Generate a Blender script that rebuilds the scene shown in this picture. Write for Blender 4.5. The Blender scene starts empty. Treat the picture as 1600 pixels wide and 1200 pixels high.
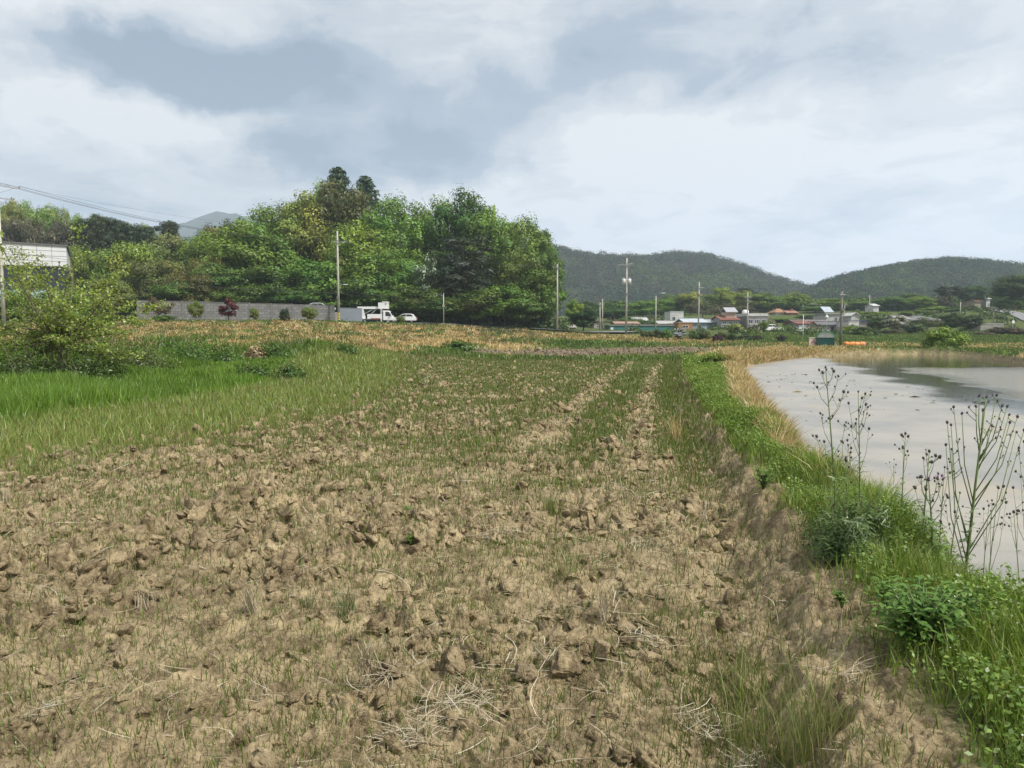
import bpy, math, random
import numpy as np
from mathutils import Vector, Matrix

R = math.radians
rng = np.random.default_rng(7)
random.seed(11)
scene = bpy.context.scene
COL = scene.collection

# ---------------------------------------------------------------- camera geometry
CAMH, F = 1.6, 1120.0
TH = math.atan(80 / F)

def ray(px, py):
    r, u = (px - 800) / F, (600 - py) / F
    return Vector((r, math.cos(TH) + u * math.sin(TH), -math.sin(TH) + u * math.cos(TH)))

def gp(px, py, z=0.0):
    d = ray(px, py)
    t = (z - CAMH) / d.z
    return Vector((d.x * t, d.y * t, z))

def at(px, py, Y):
    d = ray(px, py)
    t = Y / d.y
    return Vector((d.x * t, Y, CAMH + d.z * t))

# ---------------------------------------------------------------- numpy noise
def _h(ix, iy, seed):
    n = (ix.astype(np.int64) * 374761393 + iy.astype(np.int64) * 668265263 + seed * 1442695041) & 0x7fffffff
    n = ((n ^ (n >> 13)) * 1274126177) & 0x7fffffff
    n = ((n ^ (n >> 15)) * 974126177) & 0x7fffffff
    return ((n ^ (n >> 11)) & 0xfffff) / float(0xfffff)

def vn(x, y, seed=0):
    ix, iy = np.floor(x), np.floor(y)
    fx, fy = x - ix, y - iy
    sx, sy = fx * fx * fx * (fx * (fx * 6 - 15) + 10), fy * fy * fy * (fy * (fy * 6 - 15) + 10)
    ix, iy = ix.astype(np.int64), iy.astype(np.int64)
    def g(a, b):
        t = _h(ix + a, iy + b, seed) * 2 * np.pi
        return np.cos(t) * (fx - a) + np.sin(t) * (fy - b)
    n0 = g(0, 0) * (1 - sx) + g(1, 0) * sx
    n1 = g(0, 1) * (1 - sx) + g(1, 1) * sx
    return (n0 * (1 - sy) + n1 * sy) * 1.5

def fbm(x, y, seed=0, o=4, gain=.5):
    a, s, f = 1.0, 0.0, 1.0
    for i in range(o):
        s = s + a * vn(x * f + 13.7 * i, y * f - 7.3 * i, seed + i)
        a *= gain; f *= 2.03
    return s

def worley(x, y, seed=0):
    ix, iy = np.floor(x).astype(np.int64), np.floor(y).astype(np.int64)
    f1 = np.full(x.shape, 9.0); f2 = np.full(x.shape, 9.0); cid = np.zeros(x.shape)
    for a in (-1, 0, 1):
        for b in (-1, 0, 1):
            cx, cy = ix + a, iy + b
            dx = cx + _h(cx, cy, seed) - x; dy = cy + _h(cx, cy, seed + 5) - y
            d = np.sqrt(dx * dx + dy * dy)
            c = _h(cx, cy, seed + 9)
            m = d < f1
            f2 = np.where(m, f1, np.minimum(f2, d)); cid = np.where(m, c, cid); f1 = np.where(m, d, f1)
    return f1, f2, cid

def blocks(x, y, seed, warp=.20):
    """angular broken lumps: flat tilted tops cut by sharp gaps"""
    x = x + warp * vn(x * 1.7, y * 1.7, seed + 31) + .5 * warp * vn(x * 4.1, y * 4.1, seed + 33)
    y = y + warp * vn(x * 1.7, y * 1.7, seed + 32) + .5 * warp * vn(x * 4.1, y * 4.1, seed + 34)
    f1, f2, c = worley(x, y, seed)
    a = c * 97.0
    tilt = np.cos(a) * vn(x * .0 + c * 50, y * .0 + c * 91, seed) * 0 + (np.cos(a) * (x - np.floor(x)) + np.sin(a) * (y - np.floor(y))) * .45
    return sm(.0, .36, f2 - f1) * np.clip(c * 1.0 + tilt - .12, 0, 1.3), f2 - f1, c

def sm(a, b, x):
    t = np.clip((x - a) / (b - a), 0, 1)
    return t * t * (3 - 2 * t)

# ---------------------------------------------------------------- terrain
US = np.array([-1.2, -.7, -.3, -.12, 0., .12, .3, .5, .7, 1.2])
DS = np.array([0, 21, 27, 31, 38, 45, 60, 75, 80, 105, 120, 150, 200, 260, 320, 500, 1500.])
PROF = np.array([
 [0,0,.85,1.05,1.15,1.25,1.6,2.1,2.3,3.2,3.4,5,17,25,30,40,40],
 [0,0,.85,1.05,1.15,1.25,1.6,2.1,2.3,3.2,3.4,5,17,25,30,40,40],
 [0,0,.45,.90,1.05,1.15,1.5,1.9,2.1,3.2,3.3,6,13,18,22,30,30],
 [0,0,0,.05,.2,.5,.9,1.1,1.4,2.6,2.9,5,11,14,16,25,25],
 [0,0,0,0,0,.05,.1,.3,.7,1.8,2.2,3.5,5,7,9,7,7],
 [0,0,0,0,0,0,.05,.15,.4,1.0,1.4,2.2,4,7,9,7,7],
 [0,0,0,0,0,0,0,0,.05,.3,.9,1.9,4.0,9,10,7,7],
 [0,0,0,0,0,0,0,0,0,.2,.7,1.6,4.5,9.5,10.5,7,7],
 [0,0,0,0,0,0,0,0,0,.2,.8,2.2,8,11,11.5,7,7],
 [0,0,0,0,0,0,0,0,0,.2,.8,2.2,8,11,11.5,7,7]], float)

def prof(x, y):
    d = np.clip(y, 0, 1400)
    u = np.clip(x / np.maximum(d, 10), -1.19, 1.19)
    i = np.clip(np.searchsorted(US, u) - 1, 0, len(US) - 2)
    j = np.clip(np.searchsorted(DS, d) - 1, 0, len(DS) - 2)
    a = (u - US[i]) / (US[i + 1] - US[i]); b = (d - DS[j]) / (DS[j + 1] - DS[j])
    a = a * a * (3 - 2 * a)
    return (PROF[i, j] * (1 - a) * (1 - b) + PROF[i + 1, j] * a * (1 - b) + PROF[i, j + 1] * (1 - a) * b + PROF[i + 1, j + 1] * a * b)

def xr(y):   # foot of the soil bund on the right of the field
    return np.interp(y, [0, 2.3, 2.93, 3.75, 4.86, 7.7, 10.9, 15, 22, 32.6, 42], [.45, 1.02, 1.18, 1.47, 1.79, 2.38, 2.94, 3.78, 5.2, 7.6, 9.8])
def bw(y):   # width of bare earth on the bund
    return np.interp(y, [0, 2.3, 3.75, 6.25, 9, 14, 20], [.44, .38, .28, .15, .09, .0, -.1])
def xt(y):   # edge of the tall grass on the left
    return np.interp(y, [0, 12, 15, 21, 30, 42, 46], [-10.5, -8.9, -7.7, -7.2, -8.6, -8.7, -9])
def xl(y):   # left edge of the tilled soil
    return np.interp(y, [0, 6, 9, 10.7, 12.9, 15, 22.6, 33, 40], [-8.5, -7.6, -6.5, -5.4, -4.7, -4.4, -4.8, -6, -7.5])
YEND = 40.0
WATER_Z = -0.30
POND = np.array([(2.6,0.5),(2.8,3),(3.0,5),(3.45,7.8),(4.25,11),(5.2,14.6),(7.1,21.3),(9.6,30),(11.6,36.5),(14.6,43),(21,53),(29,61),(36,63.5),(36.5,58),(34,50),(30.8,43),(29,30),(27,10),(22,-4),(4,-4)])

def sd_poly(x, y, P):
    d = np.full(x.shape, 1e9); ins = np.zeros(x.shape, bool)
    n = len(P)
    for i in range(n):
        ax, ay = P[i]; bx, by = P[(i + 1) % n]
        ex, ey = bx - ax, by - ay
        t = np.clip(((x - ax) * ex + (y - ay) * ey) / (ex * ex + ey * ey), 0, 1)
        d = np.minimum(d, np.hypot(x - ax - t * ex, y - ay - t * ey))
        if ey != 0:
            c = ((ay > y) != (by > y)) & (x < ex * (y - ay) / ey + ax)
            ins ^= c
    return np.where(ins, -d, d)

def pond_sd(x, y):
    out = np.full(x.shape, 99.0)
    m = (x > -3) & (x < 50) & (y > -15) & (y < 80)
    xx, yy = x[m], y[m]
    out[m] = sd_poly(xx, yy, POND) + .12 * vn(xx * .9, yy * .9, 3) + .05 * vn(xx * 3, yy * 3, 4)
    return out

def zones(x, y):
    """soil, green, dry weights, pond distance, row coordinate q"""
    q = x - xr(y)
    psd = pond_sd(x, y)
    wob = .35 * vn(x * .8, y * .8, 21)
    soil = sm(-.5, .5, x - xl(y) + wob * 2.2) * (1 - sm(0.25, .55, q + wob * .5)) * (1 - sm(YEND - .6, YEND + .6, y + wob))
    return soil, q, psd

def land(x, y, detail=True):
    x = np.asarray(x, float); y = np.asarray(y, float)
    shp = x.shape
    x = x.ravel(); y = y.ravel()
    z = prof(x, y)
    soil, q, psd = zones(x, y)
    near = y < YEND + 2
    # furrow and soil bund
    bund = sm(-.16, .20, q + .10 * vn(x * 2.2, y * 2.2, 8) + .04 * vn(x * 6, y * 6, 9)) * (.235 + .05 * vn(x * 1.3, y * 1.3, 10)) * near
    z = z - .07 * np.exp(-((q + .36) / .2) ** 2) * near * (y > 1)
    z = z + bund * (1 - sm(3, 9, q))
    # bank round the far side of the pond
    z = z + .30 * np.exp(-((psd - 1.0) / .7) ** 2) * (y > 30)
    # into the water
    z = np.where(psd < 6, -.75 + (z + .75) * sm(-.35, .38, psd), z)
    # roughness of unfarmed ground
    far = sm(14, 60, y)
    wild = (1 - soil) * (psd > .3)
    z = z + wild * (.05 * vn(x * .7, y * .7, 31) + .05 * far * vn(x * .25, y * .25, 33) + far * .12 * vn(x * .09, y * .09, 34))
    if detail:
        m = (q > -.35) & (q < .9) & (y > -3) & (y < 22) & (psd > .4)
        xx, yy = x[m], y[m]
        f1, f2, c = worley(xx * 5.5 + .3 * vn(xx * 4, yy * 4, 151), yy * 5.5, 155)
        k = sm(-.35, -.05, q[m]) * (1 - sm(.5, .85, q[m]))
        z[m] += k * (.05 * np.sqrt(np.clip(1 - (f1 / .65) ** 2, 0, 1)) * c + .035 * fbm(xx * 4, yy * 4, 157, 5, .6) - .02)
        m = (soil > .01) & (y < 60) & (y > -8)
        xx, yy, s = x[m], y[m], soil[m]
        wx = xx + .10 * vn(xx * 3, yy * 3, 41); wy = yy + .10 * vn(xx * 3, yy * 3, 42)
        # cloddiness is strongest on the left and in the middle distance
        amp = .45 + .65 * sm(-.25, .45, fbm(xx * .45, yy * .45, 51, 3) + .35 * sm(-.6, -3.2, xx) + .22 * sm(4.5, 8, yy))
        amp = amp * (1 - .5 * sm(-1.2, -.2, q[m]))
        h = .035 * fbm(xx * 1.1, yy * 1.1, 61, 3)
        bk, gap, c = blocks(wx * 3.3, wy * 3.3, 70)
        h = h + .088 * amp * bk * sm(.40, .75, c)
        bk2, gap, c = blocks(wx * 7.5, wy * 7.5, 75)
        h = h + .058 * amp * bk2 * sm(.2, .6, c)
        bk3, gap, c = blocks(wx * 15, wy * 15, 77)
        h = h + .018 * (.35 + amp) * bk3
        f1, f2, c = worley(wx * 19, wy * 19, 79)
        h = h + .014 * (.4 + amp) * np.sqrt(np.clip(1 - (f1 / .7) ** 2, 0, 1)) * c
        r = np.abs(fbm(wx * 2.3, wy * 2.3, 85, 4))
        h = h + .05 * amp * (.35 - r)
        h = h + .011 * fbm(xx * 21, yy * 21, 91, 3, .6)
        z[m] += h * s - .055 * s
        # second ploughed plot beyond the verge
    m = (y > 44) & (y < 76)
    if detail and m.any():
        p = plot2(x[m], y[m])
        z[m] += p * .24 * np.abs(fbm(x[m] * 1.3, y[m] * 1.3, 95, 4))
    return z.reshape(shp)

PLOT2 = np.array([gp(690, 556.5)[:2], gp(860, 557)[:2], gp(1040, 556)[:2], gp(1105, 551)[:2], gp(1150, 545.5)[:2], gp(1060, 545.5)[:2], gp(880, 549.5)[:2]])
def plot2(x, y):
    return 1 - sm(-.8, .8, sd_poly(x, y, PLOT2) + .8 * vn(x * .5, y * .5, 12))

def zg(x, y, detail=True):
    return float(land(np.array([x]), np.array([y]), detail)[0])

# ---------------------------------------------------------------- mesh helpers
def np_mesh(name, V, Fs, mat, col=None, smooth=False, colname='Col', uvless=True):
    me = bpy.data.meshes.new(name)
    V = np.asarray(V, np.float32)
    if not isinstance(Fs, list): Fs = [Fs]
    Fs = [np.asarray(f, np.int32) for f in Fs if len(f)]
    nl = sum(f.size for f in Fs); nf = sum(len(f) for f in Fs)
    me.vertices.add(len(V)); me.vertices.foreach_set('co', V.ravel())
    me.loops.add(nl); me.polygons.add(nf)
    me.loops.foreach_set('vertex_index', np.concatenate([f.ravel() for f in Fs]))
    tot = np.concatenate([np.full(len(f), f.shape[1], np.int32) for f in Fs])
    st = np.concatenate([[0], np.cumsum(tot)[:-1]]).astype(np.int32)
    me.polygons.foreach_set('loop_start', st)
    me.polygons.foreach_set('loop_total', tot)
    if smooth: me.polygons.foreach_set('use_smooth', np.ones(nf, bool))
    if col is not None:
        col = np.asarray(col, np.float32)
        if col.shape[1] == 3: col = np.hstack([col, np.ones((len(col), 1), np.float32)])
        a = me.color_attributes.new(colname, 'FLOAT_COLOR', 'POINT')
        a.data.foreach_set('color', col.ravel())
    me.update(calc_edges=True)
    if mat: me.materials.append(mat)
    return me

def link(name, me, parent=None):
    o = bpy.data.objects.new(name, me); COL.objects.link(o)
    if parent is not None: o.parent = parent
    return o

def tag(o, label=None, cat=None, group=None, kind=None):
    if label: o['label'] = label
    if cat: o['category'] = cat
    if group: o['group'] = group
    if kind: o['kind'] = kind
    return o

def empty(name, loc, rz=0, label=None, cat=None, group=None):
    o = bpy.data.objects.new(name, None); COL.objects.link(o)
    o.location = loc; o.rotation_euler = (0, 0, rz); o.empty_display_size = .2
    return tag(o, label, cat, group)

class MB:
    def __init__(s): s.v = []; s.f = []
    def add(s, vs, fs):
        b = len(s.v); s.v += [tuple(v) for v in vs]; s.f += [tuple(i + b for i in f) for f in fs]; return s
    def box(s, x0, x1, y0, y1, z0, z1, M=None):
        vs = [Vector(p) for p in ((x0,y0,z0),(x1,y0,z0),(x1,y1,z0),(x0,y1,z0),(x0,y0,z1),(x1,y0,z1),(x1,y1,z1),(x0,y1,z1))]
        if M: vs = [M @ v for v in vs]
        return s.add(vs, [(0,3,2,1),(4,5,6,7),(0,1,5,4),(1,2,6,5),(2,3,7,6),(3,0,4,7)])
    def prism(s, poly, y0, y1, axis='y'):
        n = len(poly)
        if axis == 'y': vs = [(a, y0, b) for a, b in poly] + [(a, y1, b) for a, b in poly]
        elif axis == 'x': vs = [(y0, a, b) for a, b in poly] + [(y1, a, b) for a, b in poly]
        else: vs = [(a, b, y0) for a, b in poly] + [(a, b, y1) for a, b in poly]
        fs = [tuple(range(n)), tuple(range(2 * n - 1, n - 1, -1))] + [(i, n + i, n + (i + 1) % n, (i + 1) % n) for i in range(n)]
        return s.add(vs, fs)
    def tube(s, pts, rad, n=6, cap=True):
        pts = [Vector(p) for p in pts]
        if not hasattr(rad, '__len__'): rad = [rad] * len(pts)
        b = len(s.v)
        t0 = (pts[1] - pts[0]).normalized()
        up = Vector((0, 0, 1)) if abs(t0.z) < .9 else Vector((1, 0, 0))
        a = t0.cross(up).normalized()
        for i, p in enumerate(pts):
            t = (pts[min(i + 1, len(pts) - 1)] - pts[max(i - 1, 0)]).normalized()
            a = (a - t * a.dot(t)).normalized(); c = t.cross(a)
            for k in range(n):
                an = 2 * math.pi * k / n
                s.v.append(tuple(p + (a * math.cos(an) + c * math.sin(an)) * rad[i]))
        for i in range(len(pts) - 1):
            for k in range(n):
                s.f.append((b + i*n + k, b + i*n + (k+1) % n, b + (i+1)*n + (k+1) % n, b + (i+1)*n + k))
        if cap:
            s.f.append(tuple(b + k for k in reversed(range(n))))
            s.f.append(tuple(b + (len(pts)-1)*n + k for k in range(n)))
        return s
    def ball(s, c, r, n=8, m=5, sz=1.0):
        b = len(s.v); c = Vector(c)
        for i in range(m + 1):
            ph = math.pi * i / m
            for k in range(n):
                an = 2 * math.pi * k / n
                s.v.append((c.x + r*math.sin(ph)*math.cos(an), c.y + r*math.sin(ph)*math.sin(an), c.z + r*sz*math.cos(ph)))
        for i in range(m):
            for k in range(n):
                s.f.append((b+i*n+k, b+(i+1)*n+k, b+(i+1)*n+(k+1) % n, b+i*n+(k+1) % n))
        return s
    def mesh(s, name, mat, smooth=False):
        me = bpy.data.meshes.new(name); me.from_pydata(s.v, [], s.f); me.update()
        if mat: me.materials.append(mat)
        if smooth:
            for p in me.polygons: p.use_smooth = True
        return me
    def build(s, name, mat, parent=None, smooth=False, bevel=0):
        o = link(name, s.mesh(name, mat, smooth), parent)
        if bevel:
            md = o.modifiers.new('bevel', 'BEVEL'); md.width = bevel; md.segments = 2; md.limit_method = 'ANGLE'
        return o

# ---------------------------------------------------------------- materials
def new_mat(name):
    m = bpy.data.materials.new(name); m.use_nodes = True
    nt = m.node_tree; nt.nodes.clear()
    out = nt.nodes.new('ShaderNodeOutputMaterial')
    return m, nt, out

class NT:
    def __init__(s, nt): s.nt = nt
    def n(s, t, **kw):
        nd = s.nt.nodes.new(t)
        for k, v in kw.items():
            if k.startswith('i_'): s.set(nd.inputs[int(k[2:])] if k[2:].isdigit() else nd.inputs[k[2:].replace('_', ' ')], v)
            else: setattr(nd, k, v)
        return nd
    def set(s, inp, v):
        if isinstance(v, bpy.types.NodeSocket): s.nt.links.new(v, inp)
        else: inp.default_value = v
    def math(s, op, a, b=None, c=None, clamp=False):
        nd = s.nt.nodes.new('ShaderNodeMath'); nd.operation = op; nd.use_clamp = clamp
        s.set(nd.inputs[0], a)
        if b is not None: s.set(nd.inputs[1], b)
        if c is not None: s.set(nd.inputs[2], c)
        return nd.outputs[0]
    def mix(s, f, a, b, mode='MIX'):
        nd = s.nt.nodes.new('ShaderNodeMix'); nd.data_type = 'RGBA'; nd.blend_type = mode
        s.set(nd.inputs[0], f); s.set(nd.inputs[6], a if isinstance(a, bpy.types.NodeSocket) else (*a, 1) if len(a) == 3 else a)
        s.set(nd.inputs[7], b if isinstance(b, bpy.types.NodeSocket) else (*b, 1) if len(b) == 3 else b)
        return nd.outputs[2]
    def noise(s, vec, scale, detail=4, rough=.55, dist=0):
        nd = s.nt.nodes.new('ShaderNodeTexNoise'); nd.inputs['Scale'].default_value = scale
        nd.inputs['Detail'].default_value = detail; nd.inputs['Roughness'].default_value = rough; nd.inputs['Distortion'].default_value = dist
        if vec is not None: s.nt.links.new(vec, nd.inputs['Vector'])
        return nd.outputs['Fac']
    def ss(s, x, a, b):
        nd = s.nt.nodes.new('ShaderNodeMapRange'); nd.interpolation_type = 'SMOOTHSTEP'
        s.set(nd.inputs[0], x); s.set(nd.inputs[1], a); s.set(nd.inputs[2], b); nd.inputs[3].default_value = 0; nd.inputs[4].default_value = 1
        return nd.outputs[0]
    def bump(s, h, strength=.5, dist=.01, normal=None):
        nd = s.nt.nodes.new('ShaderNodeBump'); nd.inputs['Strength'].default_value = strength; nd.inputs['Distance'].default_value = dist
        s.nt.links.new(h, nd.inputs['Height'])
        if normal: s.nt.links.new(normal, nd.inputs['Normal'])
        return nd.outputs[0]

_mc = {}
def paint(name, col, rough=.6, metal=0, var=.25, scale=3, bump=0, coords='Object'):
    if name in _mc: return _mc[name]
    m, nt, out = new_mat(name); g = NT(nt)
    tc = g.n('ShaderNodeTexCoord').outputs[coords]
    n1 = g.noise(tc, scale, 5, .6); n2 = g.noise(tc, scale * 7, 3, .6)
    f = g.math('ADD', g.math('MULTIPLY', n1, .65), g.math('MULTIPLY', n2, .35))
    f = g.ss(f, .3, .7)
    c = g.mix(f, tuple(v * (1 - var) for v in col), tuple(min(1, v * (1 + var * .6)) for v in col))
    p = g.n('ShaderNodeBsdfPrincipled'); nt.links.new(c, p.inputs['Base Color'])
    p.inputs['Roughness'].default_value = rough; p.inputs['Metallic'].default_value = metal
    if bump: nt.links.new(g.bump(n2, .4, bump), p.inputs['Normal'])
    nt.links.new(p.outputs[0], out.inputs[0]); _mc[name] = m
    return m

def leaf_mat(name, use_obj=True, trans=.3, gloss=.06):
    m, nt, out = new_mat(name); g = NT(nt)
    a = g.n('ShaderNodeAttribute', attribute_name='Col').outputs['Color']
    if use_obj:
        oi = g.n('ShaderNodeObjectInfo').outputs['Color']
        a = g.mix(1.0, a, oi, 'MULTIPLY')
    d = g.n('ShaderNodeBsdfDiffuse'); nt.links.new(a, d.inputs[0])
    t = g.n('ShaderNodeBsdfTranslucent')
    nt.links.new(g.mix(1.0, a, (1.15, 1.1, .55), 'MULTIPLY'), t.inputs[0])
    mx = g.n('ShaderNodeMixShader'); mx.inputs[0].default_value = trans
    nt.links.new(d.outputs[0], mx.inputs[1]); nt.links.new(t.outputs[0], mx.inputs[2])
    gl = g.n('ShaderNodeBsdfGlossy'); gl.inputs['Roughness'].default_value = .45; gl.inputs[0].default_value = (.8, .85, .8, 1)
    m2 = g.n('ShaderNodeMixShader'); m2.inputs[0].default_value = gloss
    nt.links.new(mx.outputs[0], m2.inputs[1]); nt.links.new(gl.outputs[0], m2.inputs[2])
    nt.links.new(m2.outputs[0], out.inputs[0])
    return m
SKY_DARK = [(130, 80, 110, 34, .42), (250, 115, 150, 46, .55), (330, 140, 110, 30, .40), (420, 105, 140, 46, .42), (540, 95, 120, 55, .35), (450, 250, 90, 32, .45), (560, 245, 120, 44, .55), (690, 225, 90, 48, .50), (730, 150, 70, 60, .22), (900, 110, 160, 50, .2), (1180, 110, 220, 50, .25), (1260, 335, 260, 26, .25), (1340, 235, 110, 45, .16), (140, 335, 160, 26, .2), (1400, 60, 120, 40, .15)]
SKY_BRIGHT = [(130, 205, 150, 36, .40), (330, 195, 110, 24, .30), (60, 20, 140, 40, .25), (820, 320, 150, 50, .35), (960, 215, 110, 50, .32), (1500, 300, 180, 100, .15), (1560, 90, 120, 60, .15), (1080, 270, 180, 50, .22)]
# ---------------------------------------------------------------- camera, sun, sky
cam = bpy.data.cameras.new('camera'); co = bpy.data.objects.new('camera', cam); COL.objects.link(co)
co.location = (0, 0, CAMH); co.rotation_euler = (math.pi / 2 - TH, 0, 0)
cam.sensor_width = 36; cam.lens = 36 * F / 1600; cam.clip_start = .05; cam.clip_end = 12000
scene.camera = co
scene.view_settings.view_transform = 'Standard'; scene.view_settings.look = 'None'
scene.view_settings.exposure = .30; scene.view_settings.gamma = 1
scene.cycles.use_denoising = True
try: scene.cycles.denoiser = 'OPENIMAGEDENOISE'
except Exception: pass
scene.cycles.max_bounces = 5; scene.cycles.diffuse_bounces = 2; scene.cycles.glossy_bounces = 2
scene.cycles.transmission_bounces = 4; scene.cycles.volume_bounces = 1; scene.cycles.transparent_max_bounces = 6
scene.cycles.caustics_reflective = False; scene.cycles.caustics_refractive = False

SUN_EL, SUN_AZ = R(52), R(124)      # azimuth clockwise from +Y
sun = bpy.data.lights.new('sun', 'SUN'); sun.energy = 4.6; sun.angle = R(7); sun.color = (1, .95, .86)
so = bpy.data.objects.new('sun', sun); COL.objects.link(so)
sd = Vector((math.sin(SUN_AZ) * math.cos(SUN_EL), math.cos(SUN_AZ) * math.cos(SUN_EL), math.sin(SUN_EL)))
so.rotation_euler = sd.to_track_quat('Z', 'Y').to_euler(); so.location = sd * 50

w = bpy.data.worlds.new('World'); scene.world = w; w.use_nodes = True
nt = w.node_tree; nt.nodes.clear(); g = NT(nt)
out = g.n('ShaderNodeOutputWorld'); bg = g.n('ShaderNodeBackground')
sky = g.n('ShaderNodeTexSky'); sky.sky_type = 'NISHITA'; sky.sun_disc = False
sky.sun_elevation = SUN_EL; sky.sun_rotation = SUN_AZ; sky.dust_density = 2.0
STR = .1
D = g.n('ShaderNodeTexCoord').outputs['Generated']
sp = g.n('ShaderNodeSeparateXYZ'); nt.links.new(D, sp.inputs[0])
dx, dy, dz = sp.outputs
den = g.math('ADD', g.math('MAXIMUM', dz, 0.0), .16)
uv = g.n('ShaderNodeCombineXYZ')
nt.links.new(g.math('DIVIDE', dx, den), uv.inputs[0]); nt.links.new(g.math('DIVIDE', dy, den), uv.inputs[1])
uv = uv.outputs[0]
def off(v, o):
    nd = g.n('ShaderNodeVectorMath', operation='ADD'); nt.links.new(v, nd.inputs[0]); nd.inputs[1].default_value = o
    return nd.outputs[0]
wrp = g.n('ShaderNodeTexNoise'); wrp.inputs['Scale'].default_value = 1.6; wrp.inputs['Detail'].default_value = 4; nt.links.new(uv, wrp.inputs['Vector'])
wv = g.n('ShaderNodeVectorMath', operation='MULTIPLY_ADD'); nt.links.new(wrp.outputs['Color'], wv.inputs[0]); wv.inputs[1].default_value = (.55, .55, 0); nt.links.new(uv, wv.inputs[2])
uvw = wv.outputs[0]
nbig = g.noise(off(uvw, (3.1, 1.7, 0)), .55, 6, .52)
nmid = g.noise(off(uvw, (7.3, -2.2, .5)), 1.5, 7, .58)
nfin = g.noise(off(uvw, (-4.3, 9.2, 1.5)), 4.2, 6, .6)
# direction lobes: where the cloud deck is thick (dark) or thin (bright); warped by noise so that edges billow
dwv = g.n('ShaderNodeVectorMath', operation='MULTIPLY_ADD')
wrp2 = g.n('ShaderNodeTexNoise'); wrp2.inputs['Scale'].default_value = 5.5; wrp2.inputs['Detail'].default_value = 7; wrp2.inputs['Roughness'].default_value = .6; nt.links.new(D, wrp2.inputs['Vector'])
wrp2b = g.n('ShaderNodeVectorMath', operation='SUBTRACT'); nt.links.new(wrp2.outputs['Color'], wrp2b.inputs[0]); wrp2b.inputs[1].default_value = (.5, .5, .5)
nt.links.new(wrp2b.outputs[0], dwv.inputs[0]); dwv.inputs[1].default_value = (.20, .20, .15); nt.links.new(D, dwv.inputs[2])
DW = dwv.outputs[0]
def lobe(px, py, rx, ry, soft=1.0):
    c = ray(px, py).normalized()
    rt = Vector((c.y, -c.x, 0)).normalized(); upv = rt.cross(c)
    sub = g.n('ShaderNodeVectorMath', operation='SUBTRACT'); nt.links.new(DW, sub.inputs[0]); sub.inputs[1].default_value = c
    def dot(v):
        d = g.n('ShaderNodeVectorMath', operation='DOT_PRODUCT'); nt.links.new(sub.outputs[0], d.inputs[0]); d.inputs[1].default_value = v
        return d.outputs['Value']
    a = g.math('DIVIDE', dot(rt), rx / F); b = g.math('DIVIDE', dot(upv), ry / F)
    r2 = g.math('ADD', g.math('MULTIPLY', a, a), g.math('MULTIPLY', b, b))
    return g.math('EXPONENT', g.math('MULTIPLY', r2, -soft))
dark = None
for (px, py, rx, ry, k) in SKY_DARK:
    l = g.math('MULTIPLY', lobe(px, py, rx, ry), k)
    dark = l if dark is None else g.math('ADD', dark, l)
for (px, py, rx, ry, k) in SKY_BRIGHT:
    dark = g.math('SUBTRACT', dark, g.math('MULTIPLY', lobe(px, py, rx, ry), k))
nn = g.math('ADD', g.math('MULTIPLY', g.math('SUBTRACT', nbig, .5), .9), g.math('ADD', g.math('MULTIPLY', g.math('SUBTRACT', nmid, .5), 1.35), g.math('MULTIPLY', g.math('SUBTRACT', nfin, .5), .85)))
d = g.math('MULTIPLY', g.math('ADD', dark, g.math('ADD', nn, .22)), 1.12)
ramp = g.n('ShaderNodeValToRGB'); nt.links.new(d, ramp.inputs[0])
cr = ramp.color_ramp; cr.interpolation = 'EASE'
cr.elements[0].position = 0.0; cr.elements[0].color = (.775, .78, .78, 1)
cr.elements[1].position = 1.0; cr.elements[1].color = (.205, .275, .36, 1)
for p, c in ((.22, (.64, .66, .68, 1)), (.45, (.495, .535, .58, 1)), (.7, (.31, .375, .455, 1))):
    e = cr.elements.new(p); e.color = c
cl = g.mix(1.0, ramp.outputs[0], (1 / STR, 1 / STR, 1 / STR), 'MULTIPLY')
cover = .93
c = g.mix(cover, sky.outputs[0], cl)
nt.links.new(c, bg.inputs[0]); bg.inputs[1].default_value = STR
nt.links.new(bg.outputs[0], out.inputs[0])
w.cycles.sampling_method = 'AUTOMATIC'
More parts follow.
